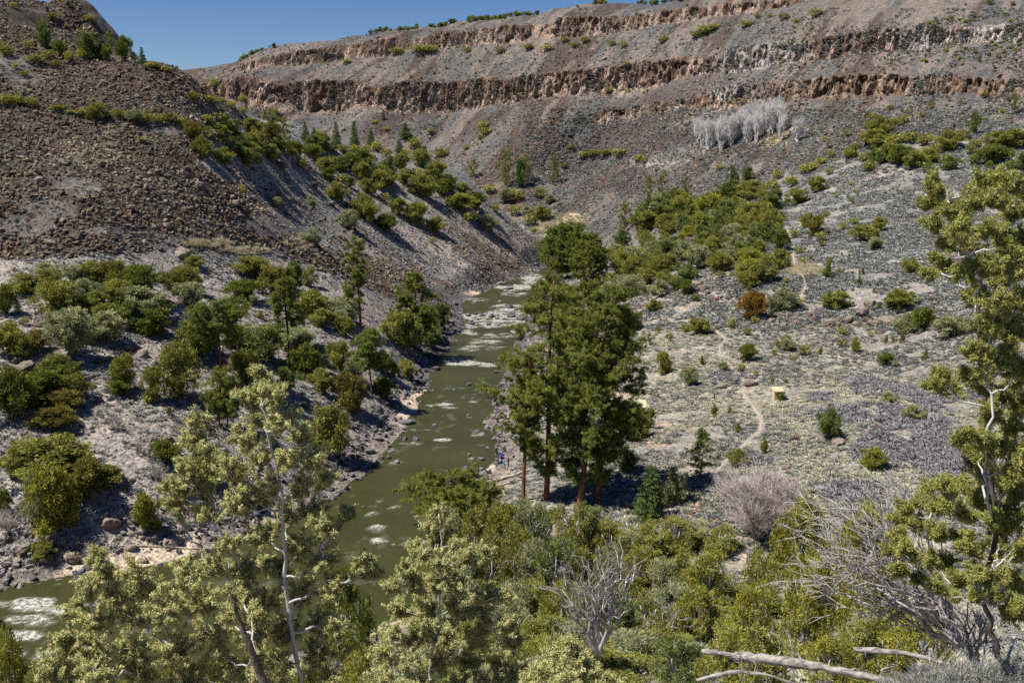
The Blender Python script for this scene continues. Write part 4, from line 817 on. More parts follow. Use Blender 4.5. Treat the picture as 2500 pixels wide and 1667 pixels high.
for x, y, rx, ry, n in [(1292,508,62,14,500),(1250,528,30,10,160),(1785,316,40,16,200),(1830,292,36,7,80),(1690,232,18,6,40),(1850,622,50,14,160),(480,562,60,9,120),(560,578,60,8,90),(690,560,40,14,60)]:
    a = rng.random(n)*6.28; r = np.sqrt(rng.random(n)); 
    for X_, Y_ in zip(x+rx*r*np.cos(a), y+ry*r*np.sin(a)):
        p = hit(X_*K, Y_*K)
        if p is not None: g1.append(p[:2])
g1 = np.array(g1); put_brush('dry_grass', g1, rad(len(g1), 1.0, 2.2, 1.)*np.maximum(1, np.hypot(g1[:, 0], g1[:, 1])/600), GR, LM['grass'], 'dry golden grass in small meadows')
# trails: thin beds of beaten earth laid on the ground
m, nt = newmat('trail_dirt'); finish(nt, ramp(nt, noise(nt, 1.2, 5), [(.3, (.29, .235, .18)), (.7, (.38, .32, .25))]), .95)
for q in tr3:
    d = np.gradient(q, axis=0); d /= np.linalg.norm(d, axis=1)[:, None]; nn = np.stack([-d[:, 1], d[:, 0]], 1); wd = .22+.20*fbm(np.arange(len(q))[:, None]*.15, np.zeros((len(q), 1)), 2, 5.); rows = []
    for f in (-1, -.5, 0, .5, 1):
        e = q+nn*wd*f; rows.append(np.stack([e[:, 0], e[:, 1], ground(e[:, 0], e[:, 1])+.10-.09*abs(f)], 1))
    V = np.stack(rows, 1).reshape(-1, 3); i = np.arange(len(q)-1)[:, None]*5; j = np.arange(4)[None]; Q = np.stack([i+j, i+j+1, i+6+j, i+5+j], -1).reshape(-1, 4)
    link('path', mesh_of('path', V, Q, [m], smooth=True), kind='structure')
# ------------------------------------------------------------------ single boulders
BV = [mesh_of('boulder', *rock_shape(I3, 11), [RM['basalt1']], None, {'var': np.zeros(len(I3[0]))}) for _ in range(6)]
BW = [mesh_of('boulder', *rock_shape(I3, 11), [RM['brown1']], None, {'var': np.zeros(len(I3[0]))}) for _ in range(6)]
BO = []
def boulders(rows, region, lib, water=False):
    for r in rows:
        x, y, w_, h_ = r[:4]; p = at_z(x, y, 0) if water else hit(x*K, y*K)
        if p is None: continue
        d = math.hypot(p[0], p[1]); s = w_/2287*d
        BO.append((x, p, s, h_/w_, region, lib, r[4] if len(r) > 4 else None))
boulders([(1058,722,12,9),(1075,726,16,10),(1092,723,14,9),(1108,727,16,11),(1128,729,20,11),(1142,733,12,7),(1083,745,22,13),(1122,747,14,8),(1130,716,10,6),(1170,708,20,12),(1185,713,14,8),(1175,728,26,16),(1195,735,22,14),(1215,722,14,9),(1060,690,8,5),(1085,765,14,8),(1065,758,20,11),(1180,760,10,6),(1195,770,12,6),(1150,745,8,5),(1140,690,8,4),(1170,665,18,8),(1150,655,24,10),(1215,655,12,6)], 'in the upper rapids', BV, True)
boulders([(1076,885,16,7),(1088,917,14,7),(1075,955,14,6),(1140,950,18,8),(1122,975,16,7),(1030,800,10,5),(955,1010,22,9),(935,973,34,12),(1000,978,14,5),(1094,993,16,6),(1078,1045,12,5),(892,1052,18,9),(912,1062,20,8),(930,1009,18,7),(1040,830,14,6),(1160,875,18,8),(1163,905,14,6),(848,1074,14,6),(1105,1055,16,7),(1070,1075,14,5),(1098,1078,10,5),(1110,1092,26,12),(835,1165,10,4),(950,905,16,9),(890,925,20,12),(1140,855,12,5),(1120,1030,12,6)], 'in the calmer river', BV, True)
boulders([(910,935,36,32,'largest round grey boulder on the left riverbank'),(868,945,34,24),(985,820,26,18),(970,835,30,20),(1000,850,22,14),(955,850,30,22),(940,870,26,18),(990,800,20,14),(1045,700,20,14),(1040,725,22,16),(1035,745,24,18),(1030,765,24,16),(1020,780,22,16),(1015,755,20,14),(930,905,22,14),(905,965,20,12),(885,985,24,14),(870,1010,26,14),(850,1040,26,14),(880,960,18,12),(820,1060,24,12),(800,1080,22,12),(780,1100,24,12),(760,1125,22,12),(740,1140,24,14),(915,890,24,16),(960,800,20,14)], 'on the left riverbank', BV)
boulders([(1150,960,18,10),(1160,985,20,12),(1145,1010,14,9),(1130,1110,24,12),(1118,1100,20,12),(1160,945,14,9),(1140,1065,18,10)], 'on the right riverbank', BV)
boulders([(250,1205,46,22,'long flat dark slab lying on the lower left beach'),(60,1262,42,24),(170,1280,44,20),(110,1285,30,16),(390,1250,40,22),(40,1290,26,14),(230,1300,26,12),(300,1260,30,14),(140,1250,24,14),(20,1240,24,14),(330,1290,20,10),(120,1215,26,14)], 'near the lower left beach', BW)
boulders([(97,745,42,28,'big dark brown boulder half hidden by bushes at upper left bench'),(237,830,26,24,'upright brown boulder on open ground of the bench'),(300,805,36,26),(325,815,28,24),(370,835,40,22),(405,745,16,14),(225,835,24,16),(345,860,22,12),(285,865,20,12),(350,1010,30,18),(385,1015,30,18),(230,920,16,14),(520,840,40,24),(60,855,60,20),(20,870,50,16),(390,1060,20,12),(420,1080,22,10),(300,1105,22,10),(210,1080,30,12),(180,1095,24,10),(40,830,26,14),(500,860,24,12),(10,1060,26,22),(335,930,14,9),(255,985,14,8),(700,935,24,14),(715,1000,26,12)], 'on the pale left bench', BW)
boulders([(1725,885,30,16,'reddish brown boulder beside the winding trail'),(1825,1010,30,20,'pale grey wedge-shaped boulder right of the trail'),(1925,1018,46,18,'low dark slab at the foot of the conical pine'),(2010,985,30,12),(1690,875,18,8),(1660,888,26,8),(1805,1075,20,9),(1820,1250,20,14,'pale grey stone in the sandy gully')], 'on the sagebrush flat', BW)
boulders([(1855,728,24,14),(1872,735,22,16),(1893,748,20,16),(1910,742,22,14),(1925,748,18,12),(1950,738,30,14),(1980,722,30,22),(1990,738,22,14),(1965,745,20,12),(2010,745,26,14),(2035,740,30,16),(2060,750,24,14),(2085,745,22,12),(1830,745,22,12),(1800,750,22,12),(1770,742,24,14),(1740,735,26,14),(2000,700,26,18),(2110,735,26,14),(2140,745,24,12),(1860,755,18,10),(1650,755,24,14),(1560,755,22,16),(2020,765,24,12),(1720,745,20,12)], 'along the rock band at right', BW)
boulders([(1558,560,16,12),(1560,640,20,24),(1580,650,22,14),(1595,655,22,16),(1610,665,24,14),(1590,670,22,12),(1570,660,16,12),(1625,675,20,12),(1640,690,26,14),(1600,640,18,12),(1490,630,14,10),(1588,555,24,14),(1740,598,18,12),(1760,600,16,12),(1640,612,16,12),(1720,725,20,10),(1300,432,14,9),(1555,432,12,8),(1600,440,14,8),(1460,650,18,12),(1430,660,16,12),(1440,690,20,12)], 'among the woodland right of the river', BW)
boulders([(1580,285,18,14),(1563,272,12,10),(1430,352,16,12),(1415,350,12,10),(1330,375,12,8),(1285,470,12,8),(560,245,14,10),(790,300,14,10),(420,230,16,10)], 'on the canyon slopes', BW)
boulders([(460,430,30,24),(360,400,22,16),(90,420,24,16),(175,545,30,20),(300,480,22,16),(540,470,26,18),(115,560,20,16),(60,300,18,12),(235,380,20,14),(385,520,20,14),(430,390,20,14),(720,430,20,12),(760,470,20,12),(530,395,20,12),(640,380,24,12),(420,585,40,14,'stack of slanting flat slabs at the top of the left bench')], 'on the brown boulder slope', BW)
# ------------------------------------------------------------------ water
print('water', flush=True)
wx, wy = np.arange(-200, 75, .5), np.arange(68, 640, .6)
GXw, GYw = np.meshgrid(wx, wy, indexing='ij'); dw = rsd(GXw, GYw); qx, qy = project(np.stack([GXw, GYw, 0*GXw], -1)); qx, qy = qx/K, qy/K
foam = np.zeros(GXw.shape)
FO = [(1225,642,36,16,1),(1195,660,40,8,.8),(1150,722,75,13,.95),(1130,742,80,12,1.0),(1170,705,50,8,.8),(1140,770,60,9,.6),(1110,785,60,8,.55),(1060,832,45,9,1.0),(1110,838,60,7,.7),(1150,850,40,6,.5),(1105,800,70,10,.55),(1100,690,50,8,.45),(1180,675,40,7,.5),
      (1010,930,35,6,.9),(1030,935,30,5,.6),(1015,1010,24,4,.7),(1080,905,30,4,.4),(1130,930,20,4,.35),(1050,890,60,8,.3),(860,1145,30,10,.45),(850,1180,25,10,.5),(870,1215,30,12,.5),(905,1165,20,6,.4),(880,1240,40,10,.6),(960,1245,40,8,.8),(930,1250,40,6,.5),(1000,985,30,5,.35),
      (70,1385,75,20,1.1),(60,1425,70,18,1.1),(40,1460,60,16,1.1),(140,1400,40,14,.6),(20,1500,60,14,.8),(100,1505,40,10,.5),(310,1450,40,12,.4),(200,1385,50,10,.5),(1350,600,60,12,.5),(1390,588,20,8,.7)]
for x, y, rx, ry, s in FO: foam = np.maximum(foam, s*(1-ss(.35, 1.15, np.hypot((qx-x)/rx, (qy-y)/ry))))
for bx_, p_, s_, asp_, reg_, lib_, lab_ in BO:
    if reg_ in ('in the upper rapids', 'in the calmer river'):
        r_ = np.hypot((GXw-p_[0]-.3)/(s_*.9+.4), (GYw-p_[1]+s_*.9)/(s_*1.7+.8)); foam = np.maximum(foam, (.95 if 'rapids' in reg_ else .26)*(1-ss(.4, 1.2, r_)))
wrp = 2.2*(fbm(GXw*.3, GYw*.3, 2, 233.)-.5); fn = fbm(GXw*.34+wrp, GYw*.42+wrp, 5, 170., .6); f2 = fbm(GXw*1.3, GYw*.7, 3, 175.)
fo = foam*1.0+.0
fo = np.clip(ss(.46, .72, fn+.34*(fo-.42))*ss(.02, .3, foam)*(.55+.9*f2), 0, 1)
fo = np.clip(fo+ss(.70, .78, fbm(GXw*.5, GYw*.35, 3, 181.))*.12*(GYw < 260), 0, 1)
wz = .10*(fbm(GXw*.5, GYw*.5, 3, 190.)-.5)+fo*.16*f2+foam*.55*(fbm(GXw*.45, GYw*.25, 3, 195.)-.5)
ok = dw < 2.5; idx = -np.ones(GXw.shape, int); idx[ok] = np.arange(ok.sum())
a, b, c, d = idx[:-1, :-1], idx[1:, :-1], idx[1:, 1:], idx[:-1, 1:]; g = (a >= 0) & (b >= 0) & (c >= 0) & (d >= 0)
m, nt = newmat('river_water'); n1 = noise(nt, .55, 6, rough=.65); n2 = noise(nt, 2.6, 3); f = vc(nt, 'foam').outputs['Fac']
fr = ramp(nt, noise(nt, 1.7, 8, rough=.8), [(.42, (.05, .05, .05)), (.60, (1, 1, 1))]); fm = N(nt, 'ShaderNodeMath', operation='MULTIPLY'); nt.links.new(f, fm.inputs[0]); nt.links.new(fr, fm.inputs[1]); f = fm.outputs[0]
col = mix(nt, f, ramp(nt, noise(nt, .07, 3), [(.3, (.038, .040, .012)), (.7, (.055, .056, .018))]), (.66, .66, .58))
pr = N(nt, 'ShaderNodeBsdfPrincipled'); nt.links.new(col, pr.inputs['Base Color']); pr.inputs['IOR'].default_value = 1.33; pr.inputs['Specular IOR Level'].default_value = .28
mr = N(nt, 'ShaderNodeMapRange'); mr.inputs[3].default_value = .3; mr.inputs[4].default_value = .8; nt.links.new(f, mr.inputs[0]); nt.links.new(mr.outputs[0], pr.inputs['Roughness'])
ad = N(nt, 'ShaderNodeMath', operation='MULTIPLY_ADD'); nt.links.new(n2, ad.inputs[0]); ad.inputs[1].default_value = .25; nt.links.new(n1, ad.inputs[2])
bu = N(nt, 'ShaderNodeBump'); bu.inputs['Strength'].default_value = .8; bu.inputs['Distance'].default_value = .55; nt.links.new(ad.outputs[0], bu.inputs['Height']); nt.links.new(bu.outputs[0], pr.inputs['Normal'])
o = N(nt, 'ShaderNodeOutputMaterial'); nt.links.new(pr.outputs[0], o.inputs[0])
link('river_water', mesh_of('river_water', np.stack([GXw[ok], GYw[ok], wz[ok]], 1), np.stack([a[g], b[g], c[g], d[g]], 1), [m], None, {'foam': fo[ok]}, smooth=True), kind='structure')
BO.sort(key=lambda b: b[0]); cnt = {}
tot = {}
for b in BO:
    if not b[6]: tot[b[4]] = tot.get(b[4], 0)+1
for x, p, s, asp, reg, lib, lab in BO:
    o = link('boulder', lib[int(rng.integers(6))]); o.location = (p[0], p[1], p[2]+s*.08); o.scale = (s*.62, s*.62*rng.uniform(.8, 1.1), s*.5*min(1.2, .45+asp)); o.rotation_euler = (rng.normal()*.15, rng.normal()*.15, rng.random()*6.28)
    cnt[reg] = cnt.get(reg, 0)+(0 if lab else 1); o['category'] = 'boulder'; o['group'] = f'boulders {reg}'
    o['label'] = lab or f"{'dark basalt' if lib is BV else 'brown lava'} boulder {reg}, {ORD(cnt[reg])} from the left"
# ------------------------------------------------------------------ riverside pines, thicket and the near junipers
print('heroes', flush=True)
def needles(b, C, n, l, w, rad_, up=.4, v=None, mat=0):
    k = len(C); C = np.asarray(C); P = np.repeat(C, n, 0)+rng.normal(size=(k*n, 3))*rad_; D = unit(rdir(k*n)+np.array([0, 0, up]))
    tv = np.repeat(np.clip(.5+.22*rng.normal(size=k), 0, 1) if v is None else v, n)
    V, T = slivers(P, D, l*rng.uniform(.6, 1.2, k*n), np.full(k*n, w)); b.add(V, T, np.repeat(np.clip(tv+.12*rng.normal(size=k*n), 0, 1), 3), mat)
def big_pine(x, y, H, Wd, seed, lean=(0, 0), bare=.2, label='', fill=1., z=None, prof='std', nm_='ponderosa_pine', grp='tall pines on the right riverbank', ndl=30):
    global rng
    keep = rng; rng = np.random.default_rng(seed); z0 = float(ground(x, y)) if z is None else z
    cb, tb = Buf(), Buf(); n = 12; t = np.linspace(0, 1, n); tp = np.stack([lean[0]*t+.25*np.sin(t*5+seed), lean[1]*t+.2*np.sin(t*4+1), H*t*.98-.6*(t == 0)], 1)
    V, T = tube(tp, H*.0125*(1-t)**.75+.05, 9); tb.add(V, T)
    C = []; Cb = []; nb = int(62*fill)
    limbs = Buf()
    for k in range(nb):
        f = bare+(.985-bare)*(k+rng.random())/nb; g = (f-bare)/(1-bare)
        R = Wd*.62*(min(1, .26+g*2.1) if g < .35 else (1-((g-.35)/.75)**1.6)+.06)*rng.uniform(.55, 1.08)
        R = {'std': R, 'flat': Wd*.6*rng.uniform(.5, 1)*(.55+.45*g)*(1 if g < .8 else .75), 'col': Wd*.55*rng.uniform(.4, 1.15)*(1-.5*g)}[prof]
        s = np.array([np.interp(f, t, tp[:, i]) for i in range(3)]); a = rng.random()*6.28; e = s+np.array([math.cos(a)*R, math.sin(a)*R, R*rng.uniform(-.12, .22)*(3 if prof == 'flat' and g < .5 else 1)])
        c = curve(s, e, 7, .10, .05); V, T = tube(c, np.linspace(.035+.012*R, .015, 7), 5); limbs.add(V, T, .5)
        for q in range(int(5+R*2.0)):
            ff = rng.uniform(.35, 1.0); i = int(ff*6); p = c[i]; d = unit((e-s)/max(R, .1)+rdir(1)[0]*.9); L2 = rng.uniform(.4, .30*R+.7); e2 = p+d*L2+np.array([0, 0, .1*L2]); V, T = tube(curve(p, e2, 3, .05, .05), [.022, .015, .008], 3); limbs.add(V, T, .5)
            m = int(3+L2*3.4)
            for ff2 in rng.random(m): Cb.append(p+(e2-p)*(.35+.75*ff2)+rng.normal(size=3)*np.array([.22, .22, .13]))
    needles(cb, Cb, ndl, .36, .06, .10)
    for k in range(14):      # a few dead lower snags
        f = rng.uniform(.08, bare+.25); s = np.array([np.interp(f, t, tp[:, i]) for i in range(3)]); a = rng.random()*6.28; L2 = rng.uniform(.8, 2.6)
        V, T = tube(curve(s, s+np.array([math.cos(a), math.sin(a), .1])*L2, 4, .12, .08), [.05, .035, .02, .008], 4); limbs.add(V, T, .5)
    rt = bpy.data.objects.new('ponderosa_pine', None); COL.objects.link(rt); rt.location = (x, y, z0)
    link('crown', cb.mesh('crown', [M['ponderosa']]), rt); link('trunk', tb.mesh('trunk', [M['orangebark']], True), rt); link('branches', limbs.mesh('branches', [M['bark']], True), rt)
    rt['label'] = label; rt['category'] = 'pine tree'; rt['group'] = grp; rng = keep; return rt
def pine_at(px, py, ptop, wpx, seed, label, **k):
    p = hit(px*K, py*K); d = ray(px*K, ptop*K); zt = CAMZ+d[2]*p[1]/d[1]; return big_pine(p[0], p[1], zt-p[2], wpx/2287*math.hypot(p[0], p[1]), seed, label=label, z=p[2], **k)
pine_at(1252, 1148, 632, 235, 1, 'tallest pine with long orange trunk nearest the river', lean=(1.2, 0), bare=.12, fill=1.05)
pine_at(1326, 1172, 640, 205, 2, 'broad leaning pine with orange trunk foot right of the tallest pine', lean=(5.4, 1.5), bare=.14, fill=1.35)
pine_at(1372, 1158, 705, 150, 3, 'dense dark-trunked pine at the right of the tall riverside group', lean=(3.0, 0), bare=.12, fill=1.15)
pine_at(1205, 1150, 800, 66, 4, 'slimmer pine with thin trunk at the left edge of the riverside group', lean=(.6, 0), bare=.34, fill=.6)
pine_at(1290, 1000, 660, 150, 5, 'shorter pine standing behind the tall riverside group', lean=(.5, 0), bare=.10, fill=1.0)
pine_at(1290, 642, 512, 120, 6, 'full pine by the river bend, left of its neighbour', bare=.14, fill=1.8)
pine_at(1318, 636, 508, 110, 7, 'pine by the river bend, right of its neighbour', bare=.12, fill=1.8)
pine_at(1355, 665, 530, 85, 8, 'smaller full pine right of the pines at the river bend', bare=.08, fill=1.3)
pine_at(1338, 805, 640, 115, 10, 'middle-sized pine between the tall group and the pines at the bend', bare=.08, fill=1.3)
pine_at(1272, 760, 625, 90, 11, 'slender pine on the right bank between the bend and the tall group', bare=.1, fill=1.0)
GL = dict(grp='tall pines on the left bank')
pine_at(506, 881, 688, 150, 12, 'flat-topped open pine with dark forked limbs on the bench', bare=.52, fill=.75, prof='flat', **GL)
pine_at(662, 842, 606, 70, 13, 'tall straight pine with bare orange trunk on the left bench', bare=.42, fill=.75, prof='col', **GL)
pine_at(826, 752, 540, 62, 14, 'tall thin ragged pine rising in front of the ridge flank', bare=.3, fill=.7, prof='col', **GL)
pine_at(853, 908, 748, 62, 15, 'slim pine with rounded top nearest the left boulders', bare=.38, fill=.6, prof='col', **GL)
pine_at(956, 806, 616, 84, 16, 'dense dark pine overhanging the boulder bank', bare=.08, fill=1.4, **GL)
pine_at(526, 985, 872, 80, 17, 'rounded short pine below the flat-topped pine', bare=.25, fill=.7, **GL)
pine_at(1052, 1215, 1086, 210, 9, 'low spreading dark pine leaning over the water at centre', bare=.25, fill=.8, lean=(-1.2, 0))
def add(kind, px, py, h, w_, reg, lab=None, **k):
    p = hit(px*K, py*K)
    if p is not None: d = math.hypot(p[0], p[1]); plant_world(kind, p[0], p[1], h/2287*d, w_/2287*d, reg, lab, p[2], **k)
add('F', 1492, 1192, 138, 118, 'group', 'dark green conical fir in the shade beside the tall pines', parts=True)
add('G', 1545, 1160, 90, 60, 'group', 'frosted grey-green bush tree right of the dark fir'); add('S', 1470, 985, 60, 50, 'group', 'small dark pine below the hut roof'); add('J', 1492, 985, 50, 22, 'group', 'narrow olive juniper just right of the hut')
add('J', 1462, 1010, 75, 60, 'group'); add('P', 1440, 1080, 60, 50, 'group'); 
add('S', 1240, 760, 110, 70, 'group'); add('P', 1400, 720, 70, 60, 'group'); add('D', 1440, 760, 60, 60, 'group'); add('S', 1350, 760, 110, 80, 'group'); add('J', 1420, 800, 70, 60, 'group')
# thicket: trees of the near bank and the slope under the viewpoint, by row
cont = np.array([(930,1290),(1040,1200),(1150,1166),(1250,1176),(1350,1185),(1450,1215),(1550,1225),(1650,1225),(1720,1300),(1800,1330),(1900,1330),(2050,1330),(2400,1330)], float)
HT = {}
def near_proto(kind, seed):
    """denser plant for the near thicket"""
    global rng
    keep = rng; rng = np.random.default_rng(seed); cb, tb = Buf(), Buf(); mat = {'J': 'olive', 'G': 'sagegreen', 'D': 'dark', 'P': 'pinyon', 'L': 'yellow', 'O': 'pale'}[kind]
    c, r = lobes(30, lambda t: .5*math.sqrt(max(1-(1.5*(t-.40))**2, .05)), .085, .17); c[:, 2] = .1+.8*c[:, 2]
    crown_leaves(cb, c, r, 15000, .034, .017, .55, .5)
    for k in range(4):
        a = rng.random()*6.28; V, T = tube(curve((0, 0, -.06), (math.cos(a)*.22, math.sin(a)*.22, .7), 6, -.05, .05), np.linspace(.028, .01, 6)); tb.add(V, T)
    for q in c:
        V, T = tube(curve((q[0]*.25, q[1]*.25, q[2]*.5), q, 5, .04, .06), np.linspace(.012, .004, 5), 4); tb.add(V, T, .5)
        for u_ in range(4 if kind != 'O' else 8):
            V, T = tube(curve(q, q+rdir(1)[0]*.16, 3, 0, .1), [.004, .003, .0015], 3); tb.add(V, T, .9)
    res = (cb.mesh('crown', [M[mat]]), tb.mesh('trunk', [M['twig']], True)); rng = keep; return res
NEAR = {k: [near_proto(k, 900+ord(k)+i) for i in range(n)] for k, n in {'J': 3, 'G': 3, 'D': 2, 'P': 2, 'L': 2, 'O': 2}.items()}
NLAB = {'J': ('olive juniper', 'juniper_tree'), 'G': ('silvery green juniper', 'juniper_tree'), 'D': ('dark green juniper', 'juniper_tree'), 'P': ('grey-green pinyon pine', 'pinyon_tree'), 'L': ('golden green juniper', 'juniper_tree'), 'O': ('pale twiggy juniper', 'juniper_tree')}
NT = []
def near_tree(kind, px, ptop, Y, wpx, row, lab=None, hmin=2.2):
    d = ray(px*K, ptop*K); x = d[0]*Y/d[1]; zt = CAMZ+d[2]*Y/d[1]; g = float(ground(x, Y)); h = zt-g
    if h < hmin: return
    if rsd(np.array([x]), np.array([Y]))[0] < 1.5: return
    NT.append((px, x, Y, g, h, wpx/2287*math.hypot(x, Y), kind, row, lab))
rows = [(133, 0, 78, 'in the farthest thicket row'), (117, 80, 88, 'in the second thicket row'), (101, 165, 98, 'in the middle thicket row'), (87, 250, 108, 'in the fourth thicket row'), (74, 325, 118, 'in the nearest thicket row'), (62, 372, 120, 'at the very foot of the picture'), (52, 392, 120, 'just inside the bottom edge')]
seq = 'GJLGPJGLGJLGJLGLJGJGJ'
q_ = 0
for Y_, dy, wp, nm in rows:
    x0 = {133: 1045, 117: 1010, 101: 985, 87: 960, 74: 930, 62: 900, 52: 1180}[Y_]; xx = x0
    while xx < 2050:
        top = np.interp(xx, cont[:, 0], cont[:, 1])+dy+rng.uniform(-26, 22)
        kd = seq[q_ % len(seq)]; q_ += 1
        if xx > 1640 and kd == 'G': kd = 'J' if rng.random() < .5 else 'L'
        if not (1680 < xx < 1840 and dy < 60): near_tree(kd, xx, min(top-16, 1545), Y_+rng.uniform(-5, 5), wp*rng.uniform(1.05, 1.5), nm)
        xx += wp*rng.uniform(.55, .74)
near_tree('L', 1850, 1162, 112, 150, '', 'bright golden juniper with two heads right of the pinkish bare tree'); near_tree('L', 1862, 1275, 98, 130, '', 'golden juniper directly below the two-headed golden one')
near_tree('L', 1985, 1172, 108, 150, '', 'golden juniper behind the white dead branches'); near_tree('L', 1730, 1270, 80, 90, '', 'sunlit yellow-green juniper above the sandy gap'); near_tree('P', 1560, 1470, 52, 150, '', 'bright feathery pine at bottom left of the fallen log', hmin=1.5)
near_tree('L', 2020, 1330, 30, 150, '', 'bright golden juniper beneath the white dead branches', hmin=.8); near_tree('J', 2010, 1400, 26, 190, '', 'green juniper just above the fallen grey log', hmin=.8); near_tree('L', 1740, 1345, 58, 140, '', 'yellow-green juniper in front of the sandy gap', hmin=1.5)
near_tree('J', 1790, 1440, 40, 170, '', 'olive juniper rising behind the weathered log', hmin=.8); near_tree('L', 1680, 1430, 46, 150, '', 'golden juniper behind the broken end of the log', hmin=.8); near_tree('L', 2120, 1420, 24, 170, '', 'golden juniper under the dead grey twigs', hmin=.6)
near_tree('L', 1910, 1470, 20, 130, '', 'small golden juniper in front of the fallen grey log', hmin=.6)
for px_, tp_, Y_, w_, kd in [(-40,1350,92,130,'D'),(20,1470,80,120,'L'),(120,1500,74,120,'J'),(210,1530,70,110,'D'),(780,1330,84,150,'D'),(835,1400,78,110,'D'),(760,1440,66,130,'J'),(850,1500,56,130,'L'),(700,1480,66,120,'J'),(600,1500,62,120,'L'),(500,1510,60,120,'D'),(400,1530,60,110,'J'),(900,1545,48,120,'J'),(310,1540,62,110,'L')]:
    near_tree(kd, px_, tp_, Y_, w_, 'on the near bank at the lower left', hmin=1.2)
NEARJ = sum(1 for t in NT if t[6] != 'P')+8
NT.sort(key=lambda t: t[0]); c_ = {}
for px_, x, Y_, g, h, w_, kd, row, lab in NT:
    nm, on = NLAB[kd]; key = (kd, row); c_[key] = c_.get(key, 0)+(0 if lab else 1)
    o = bpy.data.objects.new(on, None); COL.objects.link(o); v = NEAR[kd][int(rng.integers(len(NEAR[kd])))]; link('crown', v[0], o); link('trunk', v[1], o)
    o.location = (x, Y_, g); o.scale = (w_*1.1, w_*1.1, h*1.06); o.rotation_euler = (rng.normal()*.04, rng.normal()*.04, rng.random()*6.28)
    o['label'] = lab or f"{nm} {row}, {ORD(c_[key])} from the left"; o['category'] = 'pine tree' if kd == 'P' else 'juniper'; o['group'] = 'trees of the thicket below the viewpoint'
# near junipers built lobe by lobe
def hero(name, L, trunkpath, Y0, leafmat, label, cat='juniper', lpc=26, ll=.10, lw=.036, cr=.075, dens=1., seed=0, spreadY=.35, tw='twig', trr=.17, bark='twig', thick=1., rs=1.):
    global rng
    keep = rng; rng = np.random.default_rng(seed); cb, tb, lb = Buf(), Buf(), Buf()
    tp = np.array([at_y(a, b, Y0+c) for a, b, c in trunkpath]); k = len(tp); s = np.linspace(0, k-1, k*5); i = np.arange(k)
    tp = np.stack([np.interp(s, i, tp[:, j]) for j in range(3)], 1); tp[2:-2] += rng.normal(size=(len(tp)-4, 3))*.03
    V, T = tube(tp, np.linspace(trr, .03, len(tp)), 8); tb.add(V, T, .5)
    C = []; nodes = [p for p in tp]
    L = sorted(L, key=lambda l: np.min(np.linalg.norm(tp-at_y(l[0], l[1], Y0), axis=1)))
    for l in L:
        px, py, r = l[:3]; dY = l[3] if len(l) > 3 else rng.uniform(-1, 1)*spreadY*Y0*.12
        c = at_y(px, py, Y0+dY); R = r/2287*Y0*rs
        nd = np.array(nodes); hz_ = np.linalg.norm(nd[:, :2]-c[:2], axis=1); dd = np.linalg.norm(nd-c, axis=1)+.8*np.maximum(nd[:, 2]-(c[2]-.35*hz_), 0)*2; j = int(np.argmin(dd)); a = nd[j]
        path = curve(a, c, 7, .04, .045); rr = min(.05, .018+.018*np.linalg.norm(c-a))*thick; nodes += list(path[2:]); V, T = tube(path, np.linspace(rr, .012*thick, 7), 5); lb.add(V, T, rng.random())
        nt_ = int((9+R*17)*dens)
        for q in range(nt_):
            d = rdir(1)[0]; d[2] = d[2]*.85+.15; st = path[rng.integers(3, 7)] if rng.random() < .6 else c+rdir(1)[0]*R*.3
            e = c+d*R*rng.uniform(.4, 1.32); tw_ = curve(st, e, 4, -.05, .1); V, T = tube(tw_, np.linspace(.015, .005, 4)*thick*(Y0/28)**.5, 3); lb.add(V, T, rng.random())
            m = 7
            f = np.linspace(.35, 1.1, 7); C.append(st+(e-st)*f[:, None]+rng.normal(size=(m, 3))*cr*.35)
    C = np.vstack(C); needles(cb, C, lpc, ll, lw, cr*.6, .35)
    o = bpy.data.objects.new(name, None); COL.objects.link(o); base = tp[0]; o.location = base
    for nm, bf, mt in (('crown', cb, leafmat), ('trunk', tb, bark), ('branches', lb, tw)):
        me = bf.mesh(nm, [M[mt]], nm != 'crown'); me.transform(Matrix.Translation(-Vector(base))); link(nm, me, o)
    o['label'] = label; o['category'] = cat; print(nm, len(C)*lpc); rng = keep; return o
L1 = [(598,862,26),(572,905,34),(628,915,38),(600,960,50),(655,975,45),(455,965,26),(442,1010,36),(470,1040,30),(560,1010,36),(690,1000,30),(430,1075,34),(400,1120,36),(408,1160,34),(470,1110,36),(530,1080,40),(600,1050,50),(660,1060,40),(720,1060,36),(745,1100,36),(700,1120,36),(600,1130,50),(540,1160,46),
 (470,1180,34),(660,1190,46),(720,1170,36),(740,1210,36),(600,1230,40),(520,1250,30),(690,1260,50),(740,1290,50),(630,1300,46),(560,1310,44),(480,1300,40),(420,1300,36),(400,1350,44),(310,1310,34),(330,1350,44),(220,1280,28),(235,1310,32),(200,1350,38),(260,1370,40),(170,1400,34),(220,1430,44),(300,1410,46),(380,1410,50),(460,1380,46),(540,1380,46),
 (610,1380,50),(690,1360,46),(760,1350,34),(800,1175,22),(790,1190,16),(770,1210,12),(838,1290,24),(858,1315,22),(820,1310,16),(740,1430,50),(660,1450,56),(580,1450,50),(490,1460,56),(400,1490,56),(300,1490,56),(210,1490,50),(150,1470,36),(140,1530,50),(220,1550,56),(320,1560,56),(430,1550,56),(540,1540,56),(640,1530,56),(730,1500,46),(780,1440,30),(110,1560,44),(160,1590,50),(500,1610,60),(650,1600,60),(760,1560,40),(330,1620,60)]
